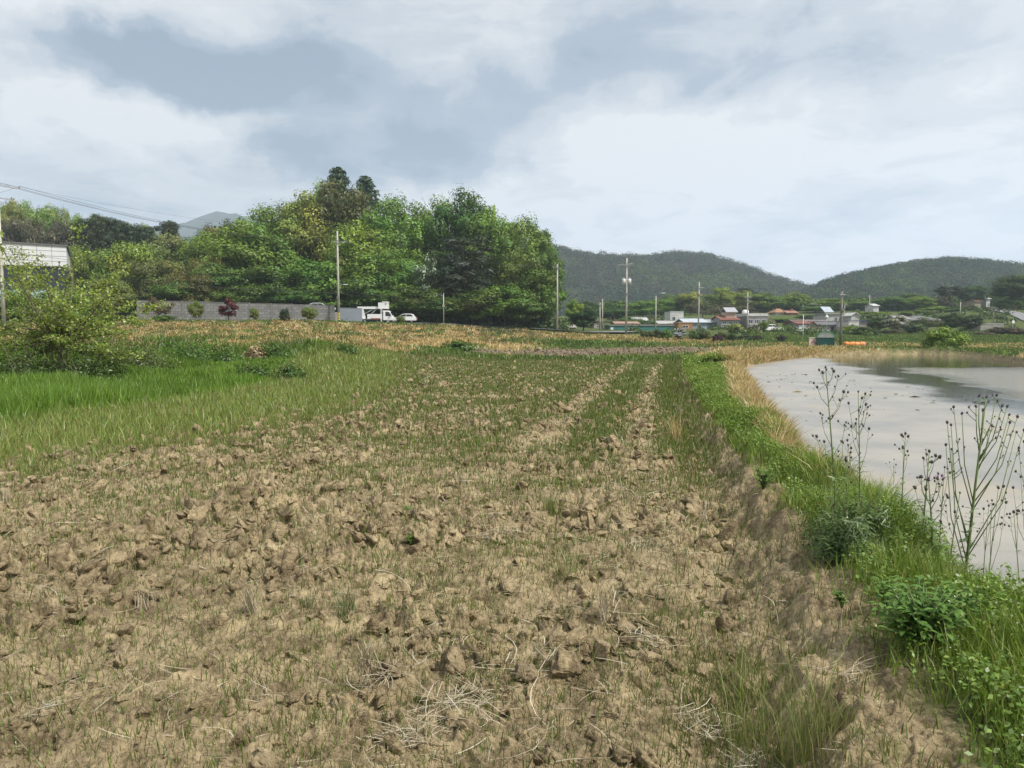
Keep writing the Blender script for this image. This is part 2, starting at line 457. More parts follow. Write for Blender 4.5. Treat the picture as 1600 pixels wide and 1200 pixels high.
# ---------------------------------------------------------------- ground sheet (polar grid that grows coarser with distance)
def ground_material():
    m, nt, out = new_mat('ground'); g = NT(nt)
    P = g.n('ShaderNodeNewGeometry').outputs['Position']
    att = g.n('ShaderNodeAttribute', attribute_name='Zone').outputs['Color']
    s = g.n('ShaderNodeSeparateColor'); nt.links.new(att, s.inputs[0])
    soil_w, green_w, dry_w = s.outputs
    n0 = g.noise(P, .55, 5, .6); n1 = g.noise(P, 4.5, 6, .62); n2 = g.noise(P, 28, 6, .65); n3 = g.noise(P, 160, 3, .6)
    f = g.math('ADD', g.math('MULTIPLY', n1, .45), g.math('ADD', g.math('MULTIPLY', n2, .4), g.math('MULTIPLY', n3, .15)))
    soil = g.mix(g.ss(f, .36, .64), (.13, .097, .057), (.52, .415, .25))
    soil = g.mix(g.math('MULTIPLY', g.ss(n0, .50, .68), .45), soil, (.19, .145, .09))
    soil = g.mix(g.math('MULTIPLY', g.ss(g.noise(P, 9, 4, .6, .6), .6, .72), .5), soil, (.33, .24, .13))
    gr = g.mix(g.ss(n1, .35, .65), (.045, .065, .016), (.10, .125, .034))
    gr = g.mix(g.math('MULTIPLY', g.ss(n2, .55, .75), .5), gr, (.17, .15, .07))
    dr = g.mix(g.ss(n1, .3, .7), (.22, .15, .065), (.42, .31, .15))
    soil = g.mix(g.math('MULTIPLY', dry_w, .75), soil, (.15, .125, .095))
    c = g.mix(soil_w, g.mix(dry_w, gr, dr), soil)
    p = g.n('ShaderNodeBsdfPrincipled'); nt.links.new(c, p.inputs['Base Color']); p.inputs['Roughness'].default_value = .95
    p.inputs['Specular IOR Level'].default_value = .15
    # crust cracks and crumbs
    vo = g.n('ShaderNodeTexVoronoi', feature='DISTANCE_TO_EDGE'); vo.inputs['Scale'].default_value = 11
    wp = g.n('ShaderNodeVectorMath', operation='MULTIPLY_ADD'); nz = g.n('ShaderNodeTexNoise'); nz.inputs['Scale'].default_value = 9; nt.links.new(P, nz.inputs['Vector'])
    nt.links.new(nz.outputs['Color'], wp.inputs[0]); wp.inputs[1].default_value = (.09, .09, .09); nt.links.new(P, wp.inputs[2]); nt.links.new(wp.outputs[0], vo.inputs['Vector'])
    crack = g.ss(vo.outputs['Distance'], 0, .05)
    h = g.math('ADD', g.math('MULTIPLY', crack, .35), g.math('ADD', g.math('MULTIPLY', g.noise(P, 55, 6, .7), 1.6), g.math('MULTIPLY', n3, .35)))
    nt.links.new(g.bump(h, .9, .016), p.inputs['Normal'])
    nt.links.new(p.outputs[0], out.inputs[0])
    return m

def build_ground():
    r = [0.0, .5, 1.0, 1.6]
    while r[-1] < 1500:
        q = r[-1]
        dr = np.clip(.0011 * q * q, .010, .0062 * q if q < 62 else .02 * q)
        r.append(q + dr)
    r = np.array(r)
    fine = np.arange(-48.5, 46.0, .108)
    az = np.concatenate([np.arange(-180, -48.6, 3.0), fine, np.arange(46.0, 180, 3.0)])
    az = np.radians(az)
    nr, na = len(r), len(az)
    X = (r[:, None] * np.sin(az)[None]).ravel(); Y = (r[:, None] * np.cos(az)[None]).ravel()
    Z = land(X, Y)
    # colour zones
    soil, q, psd = zones(X, Y)
    bundm = sm(-.3, -.05, q) * (1 - sm(-.06, .2, q - bw(Y) + .14 * vn(X * 1.4, Y * 1.4, 17))) * (Y < 30) * (Y > -3)
    mud = (1 - sm(.0, .45, psd))
    p2 = plot2(X, Y)
    lz = sm(-.3, .8, X - xt(Y) + .6 * vn(X * .9, Y * .9, 19)) * (X < 0) * (Y < 38) * .6
    soilw = np.clip(np.maximum(np.maximum(soil, bundm), np.maximum(mud, np.maximum(p2, lz))), 0, 1)
    dry = np.where(p2 > .3, p2, dryness(X, Y) * (1 - soilw))
    C = np.stack([soilw, 1 - soilw, dry, np.ones_like(soilw)], 1)
    i = np.arange(nr - 1)[:, None] * na; j = np.arange(na)[None]
    j2 = (j + 1) % na
    Fq = np.stack([i + j, i + j2, i + na + j2, i + na + j], -1).reshape(-1, 4)[:, ::-1]
    me = np_mesh('ground', np.stack([X, Y, Z], 1), Fq, ground_material(), C, True, 'Zone')
    o = link('ground', me)
    tag(o, 'ploughed tan field soil running up to grassy banks and the village', 'ground', None, 'structure')
    return o

def dryness(x, y):
    """where the verge grass is dead and straw coloured"""
    u = x / np.maximum(y, 5)
    n = .5 + .5 * fbm(x * .16, y * .16, 201, 4)
    n2 = .5 + .5 * fbm(x * .5, y * .5, 211, 3)
    st = np.interp(u, [-.36, -.1], [29.5, 47.])
    left = sm(.08, -.02, u) * sm(-1.5, 2.5, y - st + 3 * vn(x * .2, y * .2, 5)) * (1 - sm(98, 104, y))
    left = left * (.14 + .86 * sm(.30, .52, n + .10))
    strip = sm(-.2, -.05, u) * (1 - sm(.27, .36, u)) * sm(82, 88, y) * (1 - sm(112, 120, y)) * .85
    psd = pond_sd(x, y)
    edge = (psd > 0) * (1 - sm(.35, 1.2 , psd)) * sm(9, 13, y) * (x < 33) * .95
    hump = sm(8, 12, x) * (1 - sm(25, 33, x)) * sm(30, 36, y) * (1 - sm(1.6, 3.6, psd)) * .9 * (psd > 0)
    v = sm(.3, .42, u) * 0 + sm(.15, .25, u) * sm(66, 75, y) * (1 - sm(90, 100, y)) * sm(.45, .6, n2) * .7
    return np.clip(np.maximum.reduce([left, strip, edge, hump, v]), 0, 1)

ground = build_ground()

# ---------------------------------------------------------------- pond water
def water_material():
    m, nt, out = new_mat('pond_water'); g = NT(nt)
    P = g.n('ShaderNodeNewGeometry').outputs['Position']
    sp = g.n('ShaderNodeSeparateXYZ'); nt.links.new(P, sp.inputs[0]); x, y, _ = sp.outputs
    wn = g.noise(P, .22, 5, .6); wn2 = g.noise(P, .9, 5, .6)
    # distance past the edge of the floating mud film (line from (21.5,47) to (11.7,16.4))
    ax, ay, bx, by = 21.0, 47.0, 11.3, 16.4
    L = math.hypot(bx - ax, by - ay); nx, ny = -(by - ay) / L, (bx - ax) / L
    d = g.math('ADD', g.math('MULTIPLY', g.math('SUBTRACT', x, ax), nx), g.math('MULTIPLY', g.math('SUBTRACT', y, ay), ny))
    d = g.math('ADD', d, g.math('MULTIPLY', g.math('SUBTRACT', wn, .5), 4.0))
    clear = g.ss(d, -.7, .8)
    rip = g.math('MULTIPLY', g.ss(d, 2.0, 3.4), g.math('SUBTRACT', 1, g.ss(g.math('ADD', y, g.math('MULTIPLY', g.math('SUBTRACT', wn, .5), 6)), 34, 40)))
    film = g.mix(g.ss(g.noise(P, .5, 6, .6, .5), .35, .68), (.33, .305, .26), (.23, .225, .21))
    film = g.mix(g.math('MULTIPLY', g.ss(g.noise(P, .33, 4, .5, 1.2), .56, .68), .6), film, (.37, .31, .22))
    film = g.mix(g.math('MULTIPLY', g.ss(g.noise(P, 1.4, 7, .68, 1.0), .5, .68), .45), film, (.22, .20, .165))
    film = g.mix(g.math('MULTIPLY', g.ss(g.noise(P, 3.1, 3, .6), .70, .76), .7), film, (.12, .10, .07))
    c = g.mix(clear, film, (.062, .058, .038))
    c = g.mix(g.math('MULTIPLY', rip, .8), c, (.36, .36, .345))  # sky reflected by the ripples is painted into the base colour as pale grey
    p = g.n('ShaderNodeBsdfPrincipled'); nt.links.new(c, p.inputs['Base Color'])
    p.inputs['IOR'].default_value = 1.33
    rr = g.math('ADD', g.math('MULTIPLY', g.math('SUBTRACT', 1, clear), .27), .02)
    nt.links.new(g.math('ADD', rr, g.math('MULTIPLY', rip, .05)), p.inputs['Roughness'])
    nt.links.new(g.math('ADD', .22, g.math('MULTIPLY', clear, .28)), p.inputs['Specular IOR Level'])
    st = g.n('ShaderNodeVectorMath', operation='MULTIPLY'); nt.links.new(P, st.inputs[0]); st.inputs[1].default_value = (1, 1.9, 1)
    h = g.math('MULTIPLY', g.math('ADD', g.noise(st.outputs[0], 5.0, 3, .6), g.math('MULTIPLY', g.noise(st.outputs[0], 14, 2, .5), .4)), g.math('ADD', .02, rip))
    nt.links.new(g.bump(h, .9, .10), p.inputs['Normal'])
    nt.links.new(p.outputs[0], out.inputs[0])
    return m
wb = MB()
wb.add([(x, y, WATER_Z) for x, y in [(1.9,-5),(2.1,3),(2.6,8),(3.9,13.5),(6,21),(8.3,30),(10.4,37),(13.6,44.5),(20.4,54.4),(28.8,62.4),(37.4,65),(37.6,58),(35,49.5),(31.8,42.6),(30,30),(28,10),(23,-5)]], [tuple(range(16, -1, -1))])
wo = wb.build('pond_water', water_material())
if wo.data.polygons[0].normal.z < 0: wo.data.flip_normals()
tag(wo, 'flooded paddy with pale mud film and a dark rippled patch', 'water', None, 'structure')

# ---------------------------------------------------------------- narrow tracks
def strip_mesh(name, pts, wid, mat, lift, label, cat):
    V = []; Fq = []
    pts = [Vector(p) for p in pts]
    dense = []
    for a, b in zip(pts[:-1], pts[1:]):
        for k in range(8): dense.append(a.lerp(b, k / 8))
    dense.append(pts[-1])
    for i, p in enumerate(dense):
        t = (dense[min(i + 1, len(dense) - 1)] - dense[max(i - 1, 0)]); t.z = 0; t.normalize()
        n = Vector((-t.y, t.x, 0))
        for s in (-1, -.33, .33, 1):
            q = p + n * wid * .5 * s
            V.append((q.x, q.y, max(zg(q.x, q.y, False), zg(p.x, p.y, False)) + lift))
    for i in range(len(dense) - 1):
        for k in range(3): Fq.append((i*4+k, i*4+k+1, i*4+5+k, i*4+4+k))
    me = np_mesh(name, np.array(V), np.array(Fq), mat, smooth=True)
    o = link(name, me)
    me.update()
    if me.polygons[0].normal.z < 0: me.flip_normals()
    return tag(o, label, cat, None, 'structure')
def gpt(px, py):
    """ground point seen at a pixel"""
    d = ray(px, py); t = 2.0 * 1.004 ** np.arange(1520)
    zz = land(d.x * t, d.y * t, False); i = int(np.argmax(CAMH + d.z * t < zz))
    p = Vector((0, 0, CAMH)) + d * float(t[i])
    return Vector((p.x, p.y, zg(p.x, p.y, False)))
concrete = paint('concrete_track', (.40, .38, .34), .9, 0, .2, 1.2)
asphalt = paint('asphalt', (.20, .20, .205), .9, 0, .2, .8)
strip_mesh('farm_track', [gp(1030, 545.2), gp(1080, 544.2), gp(1140, 543.5), gp(1220, 542.5)], .9, concrete, .10, 'narrow pale concrete track beyond the second ploughed plot', 'track')
strip_mesh('hill_road', [gpt(1640, 512), gpt(1612, 502), gpt(1595, 494), gpt(1575, 488.5), gpt(1556, 484.5), gpt(1543, 481)], 4.0, asphalt, .25, 'grey asphalt lane climbing the hillside at the far right', 'road')
strip_mesh('village_road', [(-150, 113, 0), (-80, 114.5, 0), (-40, 117.5, 0), (-10, 121, 0), (8, 123, 0), (18, 126, 0), (24, 134, 0)], 5, asphalt, .20, 'grey roadside lane in front of the grove and village', 'road')

# ---------------------------------------------------------------- grass blades
GRASS = leaf_mat('grass', False, .3, .04)
def blades(name, P, h, w, col, lean=.35, bend=.5, label=None, cat='grass', up=None, jitter=.25, kind='stuff'):
    n = len(P)
    if n == 0: return None
    a = rng.uniform(0, 2 * np.pi, n); la = rng.uniform(0, 2 * np.pi, n)
    ax = np.stack([np.cos(a), np.sin(a), np.zeros(n)], 1)
    ln = lean * rng.normal(0, 1, n) * .7
    dirn = np.stack([np.cos(la) * ln, np.sin(la) * ln, np.ones(n)], 1)
    dirn /= np.linalg.norm(dirn, axis=1, keepdims=True)
    bd = np.stack([np.cos(la), np.sin(la), np.zeros(n)], 1) * (bend * rng.uniform(0, 1, n) * np.sign(ln + 1e-6))[:, None]
    h = np.broadcast_to(h, (n,)); w = np.broadcast_to(w, (n,))
    hh, ww = h[:, None], w[:, None]
    p0 = P - dirn * .02
    p1 = P + dirn * hh * .5 + bd * hh * .14
    p2 = P + dirn * hh * .92 + bd * hh * .55
    p2[:, 2] -= np.abs(bd).max(1) * h * .12
    V = np.stack([p0 - ax * ww * .5, p0 + ax * ww * .5, p1 - ax * ww * .42, p1 + ax * ww * .42, p2], 1).reshape(-1, 3)
    b = np.arange(n)[:, None] * 5
    Fq = b + np.array([[0, 1, 3, 2]]); Ft = b + np.array([[2, 3, 4]])
    c = col * (1 + jitter * rng.normal(0, 1, (n, 1)).clip(-2, 2) * .6)
    C = np.repeat(np.clip(c, .004, .9), 5, 0)
    me = np_mesh(name, V, [Fq, Ft], GRASS, C)
    o = link(name, me)
    return tag(o, label, cat, None, kind) if label else o

def leafcards(P, size, nrm, col, asp=.55, jitter=.3, droop=0):
    """rhombic leaves, returns V, F, C"""
    n = len(P)
    nrm = nrm / np.maximum(np.linalg.norm(nrm, axis=1, keepdims=True), 1e-6)
    t = rng.normal(0, 1, (n, 3)); t -= nrm * (t * nrm).sum(1, keepdims=True)
    t /= np.maximum(np.linalg.norm(t, axis=1, keepdims=True), 1e-6)
    b = np.cross(nrm, t)
    size = np.broadcast_to(size, (n,))[:, None]
    fold = nrm * size * .12
    V = np.stack([P - t * size * .5, P + b * size * asp * .5 - t * size * .05 + fold, P + t * size * .55 - fold * droop, P - b * size * asp * .5 - t * size * .05 + fold], 1).reshape(-1, 3)
    Fq = np.arange(n)[:, None] * 4 + np.array([[0, 1, 2, 3]])
    c = np.clip(col * (1 + jitter * rng.normal(0, 1, (n, 1)).clip(-2, 2) * .5), .004, .95)
    return V, Fq, np.repeat(c, 4, 0)

def sample_area(n, y0, y1, x0f, x1f, power=1.6):
    """points denser near the camera: density ~ y^-power"""
    k = 1 - power + 1
    t = rng.uniform(0, 1, n)
    y = (y0 ** k + t * (y1 ** k - y0 ** k)) ** (1 / k) if abs(k) > 1e-3 else y0 * (y1 / y0) ** t
    a, b = x0f(y), x1f(y)
    return a + rng.uniform(0, 1, n) * (b - a), y

def palette(n, cols, wts):
    i = rng.choice(len(cols), n, p=np.array(wts) / sum(wts))
    return np.array(cols)[i]

GREEN = [(.085, .155, .022), (.12, .19, .03), (.065, .125, .02), (.15, .20, .045)]
OLIVE = [(.15, .175, .05), (.19, .195, .07), (.115, .15, .04), (.22, .20, .09), (.15, .105, .055)]
DRY = [(.48, .36, .19), (.40, .28, .14), (.58, .48, .29), (.28, .20, .11), (.42, .27, .12)]
DRYR = [(.52, .40, .21), (.46, .34, .16), (.58, .48, .29), (.36, .26, .13)]

def field_grass():
    # thin seedling grass on the ploughed soil
    n = 640000
    x, y = sample_area(n, 2.1, 42, lambda y: np.maximum(xt(y) - .2, -y * .79 - 2.0), lambda y: xr(y) + np.maximum(bw(y), .15) + .08, 1.55)
    q = x - xr(y)
    pat = .5 + .5 * fbm(x * .7, y * .7, 301, 3)
    clump = sm(.55, .85, .5 + .5 * fbm(x * 3.1, y * 3.1, 311, 3))
    left = 1 - sm(-.3, 2.4, x - xl(y))
    stripe = sm(7, 10, y) * (np.exp(-((q + 1.65) / .42) ** 2) * .9 + np.exp(-((q + .35) / .38) ** 2) * .85 + .35 * np.exp(-((q + 3.2) / .35) ** 2))
    bald = sm(7, 9, y) * np.exp(-((q + 1.0) / .30) ** 2) + sm(8, 11, y) * np.exp(-((q + 2.5) / .35) ** 2)
    farw = sm(24, 38, y) * .25
    nearclump = np.exp(-((x - .95) / .22) ** 2 - ((y - 3.0) / .9) ** 2) * .5
    dens = .34 + .46 * sm(.38, .70, pat) * (.25 + clump) + .05 * sm(1.8, 5, y) + .55 * left + stripe + farw + .60 * sm(4, 14, y) * sm(.32, .70, pat) + nearclump + .12 * sm(5, 8, y) * sm(.4, .7, pat)
    dens = dens * (1 - .8 * bald) * (1 - .55 * sm(-.05, .2, q))
    keep = rng.uniform(0, 1, n) < np.clip(dens, 0, 1) * .62
    x, y, left, stripe, nc = x[keep], y[keep], left[keep], stripe[keep], nearclump[keep]
    z = land(x, y)
    n = len(x)
    h = rng.gamma(5, .0135, n) * (1 + .9 * left + .5 * np.clip(stripe, 0, 1) + 1.3 * nc) * (.75 + .5 * sm(3, 12, y))
    w = np.maximum(.0042, .00105 * y) * rng.uniform(.6, 1.3, n)
    col = palette(n, OLIVE, (4, 2.5, 4, 1.2, 1.0))
    gr = palette(n, GREEN, (3, 3, 2, 2))
    k = np.clip(.42 + .05 * left + .3 * stripe, 0, .8)
    m = rng.uniform(0, 1, n) < k
    col = np.where(m[:, None], gr * np.array([1.15, 1, 1.2]), col) * (1 + .55 * left)[:, None]
    o = blades('field_grass', np.stack([x, y, z], 1), h, w, col, .42, .55, 'thin olive grass sprouting between the clods of the field', 'grass')
    return o
field_grass()

def tall_grass():
    n = 150000
    x, y = sample_area(n, 9, 34, lambda y: np.maximum(-y * .82 - 2, -40), lambda y: xt(y) + .15, 1.3)
    d = xt(y) - x
    wave = .5 + .5 * fbm(x * .5, y * .5, 401, 4)
    edge = sm(-.2, .9, d + .5 * vn(x * .9, y * .9, 404))
    keep = rng.uniform(0, 1, n) < (.25 + .75 * edge) * (.55 + .6 * wave)
    x, y, wave, edge, d = x[keep], y[keep], wave[keep], edge[keep], d[keep]
    z = land(x, y, False); n = len(x)
    h = (.22 + .40 * wave) * (.35 + .65 * edge) * rng.uniform(.6, 1.25, n) * (1 - .5 * sm(20, 25, y))
    wave = wave * (1 - .75 * sm(21, 25, y) * (fbm(x * .4, y * .4, 408, 3) > .05))
    w = np.maximum(.008, .00115 * y) * rng.uniform(.7, 1.4, n)
    col = palette(n, [(.105, .20, .02), (.135, .23, .026), (.08, .16, .018), (.17, .24, .05)], (4, 3, 2.5, 1.8)) * (.88 + .45 * wave)[:, None]
    blades('tall_grass', np.stack([x, y, z], 1), h, w, col, .22, .45, 'dense tall bright green grass strip along the left edge of the field', 'grass')
tall_grass()

def slope_grass():
    # terrace banks on the left: green at the foot, dead and orange-brown above
    n = 190000
    x, y = sample_area(n, 29, 112, lambda y: -y * .80 - 3, lambda y: np.where(y < 74, np.where(y < 46, xt(np.minimum(y, 46)) + .5, -7.6), y * .35), .8)
    psd = pond_sd(x, y)
    p2 = plot2(x, y)
    keep = (p2 < .3) & (psd > .6)
    x, y = x[keep], y[keep]
    dr = dryness(x, y); n = len(x); z = land(x, y, False)
    wave = .5 + .5 * fbm(x * .35, y * .35, 421, 4)
    isd = rng.uniform(0, 1, n) < np.clip(dr * 1.0 - .04, 0, .85)
    col = np.where(isd[:, None], palette(n, DRY, (4, 3, 2, 2, 3)), palette(n, GREEN, (4, 3, 3, 2)) * (.65 + .6 * wave)[:, None])
    col = col * (.62 + .7 * sm(.25, .75, .5 + .5 * fbm(x * .55, y * .3, 429, 4)))[:, None]
    h = np.where(isd, .30, .36) * rng.uniform(.5, 1.4, n) * (.35 + 1.2 * wave)
    w = .0012 * y * rng.uniform(.7, 1.6, n)
    blades('slope_grass', np.stack([x, y, z], 1), h, w, col, .5, .7, 'dry orange-brown and green grass on the terrace slope below the wall', 'grass')
slope_grass()

def flat_grass():
    # verges between field, track and village on the right, and the green strip at the end of the field
    n = 110000
    x, y = sample_area(n, 40.3, 150, lambda y: np.where(y < 74, -7.8, y * .33), lambda y: y * .82 + 4, 1.2)
    psd = pond_sd(x, y); p2 = plot2(x, y)
    dr = dryness(x, y)
    keep = (psd > .25) & (p2 < .25)
    x, y, dr, psd = x[keep], y[keep], dr[keep], psd[keep]
    n = len(x); z = land(x, y, False)
    wave = .5 + .5 * fbm(x * .22, y * .22, 441, 4)
    isd = rng.uniform(0, 1, n) < np.clip(dr, 0, .95) * .95
    col = np.where(isd[:, None], palette(n, DRYR, (3, 3, 2, 2)), palette(n, GREEN + [(.17, .19, .06)], (4, 3, 3, 2, 2)) * (.65 + .6 * wave)[:, None])
    lush = np.exp(-((y - 41.8) / 1.2) ** 2) + np.exp(-((y - 78) / 5.) ** 2) * (x < 28)
    h = (.10 + .22 * wave + .18 * lush) * rng.uniform(.5, 1.4, n) * np.where(isd, 1.25, 1)
    w = .0012 * y * rng.uniform(.7, 1.5, n)
    blades('verge_grass', np.stack([x, y, z], 1), h, w, col, .45, .6, 'short green verge grass beyond the field and round the far pond shore', 'grass')
flat_grass()

def bank_grass():
    n = 260000
    x, y = sample_area(n, 1.7, 44, lambda y: xr(y) + .15, lambda y: np.interp(y, [0, 3, 5, 7.8, 11, 14.6, 21, 30, 36, 44], [2.7, 2.9, 3.1, 3.6, 4.4, 5.4, 7.4, 10., 12, 17]), 1.25)
    psd = pond_sd(x, y); q = x - xr(y)
    wave = .5 + .5 * fbm(x * 1.1, y * 1.1, 451, 4)
    dr = dryness(x, y)
    s = q - bw(y) + .14 * vn(x * 1.4, y * 1.4, 17)
    keep = (psd > .04) & (rng.uniform(0, 1, n) < np.maximum(sm(-.05, .4, s), .02) * (.6 + .5 * wave)) & (rng.uniform(0, 1, n) > dr * .85)
    x, y, wave, s = x[keep], y[keep], wave[keep], s[keep]
    n = len(x); z = land(x, y)
    col = palette(n, [(.12, .19, .028), (.165, .235, .04), (.085, .15, .022), (.21, .255, .065), (.36, .34, .17)], (4, 3.5, 2.5, 2.0, 1.1)) * (1.02 + .5 * wave)[:, None]
    h = (.09 + .22 * wave) * (.5 + .5 * sm(0, .6, s)) * rng.uniform(.5, 1.5, n) * (1 - .3 * sm(9, 14, y))
    w = np.maximum(.0045, .0011 * y) * rng.uniform(.6, 1.4, n)
    blades('bank_grass', np.stack([x, y, z], 1), h, w, col, .4, .6, 'lush green grass covering the earth bank beside the pond', 'grass')
    # broad small leaves of clover and chickweed among it
    n = 180000
    x, y = sample_area(n, 1.7, 36, lambda y: xr(y) + .2, lambda y: np.interp(y, [0, 3, 5, 7.8, 11, 14.6, 21, 30, 36], [2.7, 2.9, 3.05, 3.5, 4.3, 5.3, 7.2, 9.8, 11.6]), 1.3)
    wave = .5 + .5 * fbm(x * 1.7, y * 1.7, 461, 4)
    dr = dryness(x, y); q = x - xr(y)
    s = q - bw(y) + .14 * vn(x * 1.4, y * 1.4, 17)
    keep = (pond_sd(x, y) > .05) & (rng.uniform(0, 1, n) < sm(0, .3, s) * sm(.25, .6, wave)) & (rng.uniform(0, 1, n) > dr)
    x, y, wave = x[keep], y[keep], wave[keep]; n = len(x)
    z = land(x, y) + (.02 + .30 * wave * rng.uniform(0, 1, n) ** .7) * (1 - .3 * sm(9, 14, y))
    col = palette(n, [(.12, .205, .03), (.17, .26, .042), (.085, .155, .023), (.22, .30, .065)], (4, 4, 2.5, 1.5)) * (.7 + .5 * wave)[:, None]
    nr = rng.normal(0, .55, (n, 3)); nr[:, 2] += 1
    V, Fq, C = leafcards(np.stack([x, y, z], 1), np.maximum(.02, .0026 * y) * rng.uniform(.6, 1.5, n), nr, col, .6)
    o = link('bank_herbs', np_mesh('bank_herbs', V, Fq, GRASS, C))
    tag(o, 'small leafy green herbs carpeting the pond bank', 'herbs', None, 'stuff')
    # tiny white flowers
    n = 420
    x, y = sample_area(n, 2.0, 9, lambda y: xr(y) + bw(y) + .1, lambda y: np.interp(y, [0, 3, 5, 7.8, 11], [2.6, 2.8, 3.0, 3.4, 4.2]), 1.3)
    z = land(x, y) + rng.uniform(.12, .34, n)
    nr = rng.normal(0, .4, (n, 3)); nr[:, 2] += 1
    V, Fq, C = leafcards(np.stack([x, y, z], 1), rng.uniform(.004, .009, n), nr, np.tile([(.75, .75, .68)], (n, 1)), .9, .1)
    o = link('tiny_flowers', np_mesh('tiny_flowers', V, Fq, GRASS, C))
    tag(o, 'tiny white flowers scattered over the pond bank', 'flowers', None, 'stuff')
bank_grass()

def reeds():
    # dead straw-coloured grass hanging over the water's edge and over the far hump of the bank
    n = 120000
    x, y = sample_area(n, 6, 66, lambda y: np.interp(y, [0, 5, 7.8, 11, 14.6, 21, 30, 36, 43, 53, 66], [2.2, 2.5, 2.9, 3.7, 4.4, 5.9, 8., 9.4, 11, 17, 24]), lambda y: np.interp(y, [0, 5, 7.8, 11, 14.6, 21, 30, 36, 43, 53, 66], [2.8, 3.1, 3.6, 4.4, 5.4, 7.4, 10., 12, 15.5, 22, 33]), 1.0)
    psd = pond_sd(x, y); dr = dryness(x, y)
    farsh = sm(20, 26, x)
    den = (1 - .72 * farsh) * np.where(y < 30, sm(.75, .3, psd) * (.15 + .85 * sm(6, 9.5, y)), dr)
    keep = (psd > .02) & (rng.uniform(0, 1, n) < den)
    x, y = x[keep], y[keep]; n = len(x); z = land(x, y)
    wave = .5 + .5 * fbm(x * 1.2, y * 1.2, 471, 3)
    col = palette(n, DRYR + [(.16, .19, .06)], (4, 3, 2.5, 1.5, .8)) * (.75 + .4 * wave)[:, None]
    h = (.16 + .26 * wave) * rng.uniform(.5, 1.3, n) * (1 - .5 * sm(20, 26, x))
    w = np.maximum(.006, .0012 * y) * rng.uniform(.6, 1.3, n)
    blades('dry_reeds', np.stack([x, y, z], 1), h, w, col, .7, .9, 'dead straw-coloured grass fringe along the edge of the pond', 'dry grass')
reeds()

# ---------------------------------------------------------------- loose clods and straw litter
def ico(sub=3):
    import bmesh
    bm = bmesh.new(); bmesh.ops.create_icosphere(bm, subdivisions=sub, radius=1)
    V = np.array([v.co[:] for v in bm.verts]); Ft = np.array([[v.index for v in f.verts] for f in bm.faces]); bm.free()
    return V, Ft
def clod_shapes(sub):
    V0, F0 = ico(sub)
    tmpl = []
    for k in range(12):
        o = k * 17.3
        ridg = np.abs(fbm(V0[:, 0] * 3.1 + o, V0[:, 1] * 3.1 + V0[:, 2] * 2.7, 560 + k, 3, .6))
        nx = -.22 * ridg + fbm(V0[:, 0] * 1.3 + o, V0[:, 1] * 1.3 + V0[:, 2] * .9, 500 + k, 3) * .38
        f1, f2, c = worley(V0[:, 0] * 1.5 + o, V0[:, 1] * 1.5 + V0[:, 2] * 1.3, 520 + k)
        f = 1 + nx - .32 * f1 + .25 * (c - .5) + .07 * vn(V0[:, 0] * 7 + o, V0[:, 1] * 7 + V0[:, 2] * 6, 540)
        V = V0 * f[:, None]
        # planes chopped by the plough
        for _ in range(7):
            nrm = rng.normal(0, 1, 3); nrm /= np.linalg.norm(nrm)
            dd = V @ nrm - rng.uniform(.30, .62)
            V = V - np.clip(dd, 0, None)[:, None] * nrm * .97
        tmpl.append(V)
    return tmpl, F0
def clods():
    fine, FF = clod_shapes(4); coarse, FC = clod_shapes(3)
    n = 19000
    x, y = sample_area(n, 2.0, 40, lambda y: np.maximum(xl(y) - .3, -y * .79 - 2.0), lambda y: xr(y) - .15, 1.55)
    amp = .45 + .65 * sm(-.25, .45, fbm(x * .45, y * .45, 51, 3) + .35 * sm(-.6, -3.2, x) + .22 * sm(4.5, 8, y))
    keep = rng.uniform(0, 1, n) < (amp - .18) * (1 - .6 * sm(11, 22, y))
    x, y, amp = x[keep], y[keep], amp[keep]; n = len(x)
    r = np.clip(rng.lognormal(-3.18, .55, n), .016, .12) * (.6 + .6 * amp) * (1 + .15 * sm(8, 20, y))
    px_, py_ = rng.uniform(-7, 26, 9000), rng.uniform(46, 74, 9000); k = plot2(px_, py_) > .5
    x, y = np.concatenate([x, px_[k]]), np.concatenate([y, py_[k]]); n0 = n; n = len(x)
    r = np.concatenate([r, rng.uniform(.08, .24, n - n0)])
    z = land(x, y) + r * .12
    Vs, Fs = [], []; b = 0
    for i in range(n):
        tm, F0 = (fine, FF) if r[i] / y[i] > .0075 else (coarse, FC)
        V = tm[i % 12]
        e = rng.normal(0, 1, 4); e /= np.linalg.norm(e)
        w_, a, bb, c = e
        M = np.array([[1-2*(bb*bb+c*c), 2*(a*bb-c*w_), 2*(a*c+bb*w_)], [2*(a*bb+c*w_), 1-2*(a*a+c*c), 2*(bb*c-a*w_)], [2*(a*c-bb*w_), 2*(bb*c+a*w_), 1-2*(a*a+bb*bb)]])
        V = (V * np.array([1, rng.uniform(.6, 1), rng.uniform(.42, .7)])) @ M.T * r[i] + (x[i], y[i], z[i])
        Vs.append(V); Fs.append(F0 + b); b += len(V)
    V = np.concatenate(Vs); Fa = np.concatenate(Fs)
    C = np.tile([[1, 0, 0, 1.]], (len(V), 1)); C[V[:, 1] > 43, 2] = .9
    o = link('soil_clods', np_mesh('soil_clods', V, Fa, ground.data.materials[0], C, False, 'Zone'))
    tag(o, 'loose tan clods of ploughed soil scattered over the field', 'soil clods', None, 'stuff')
clods()

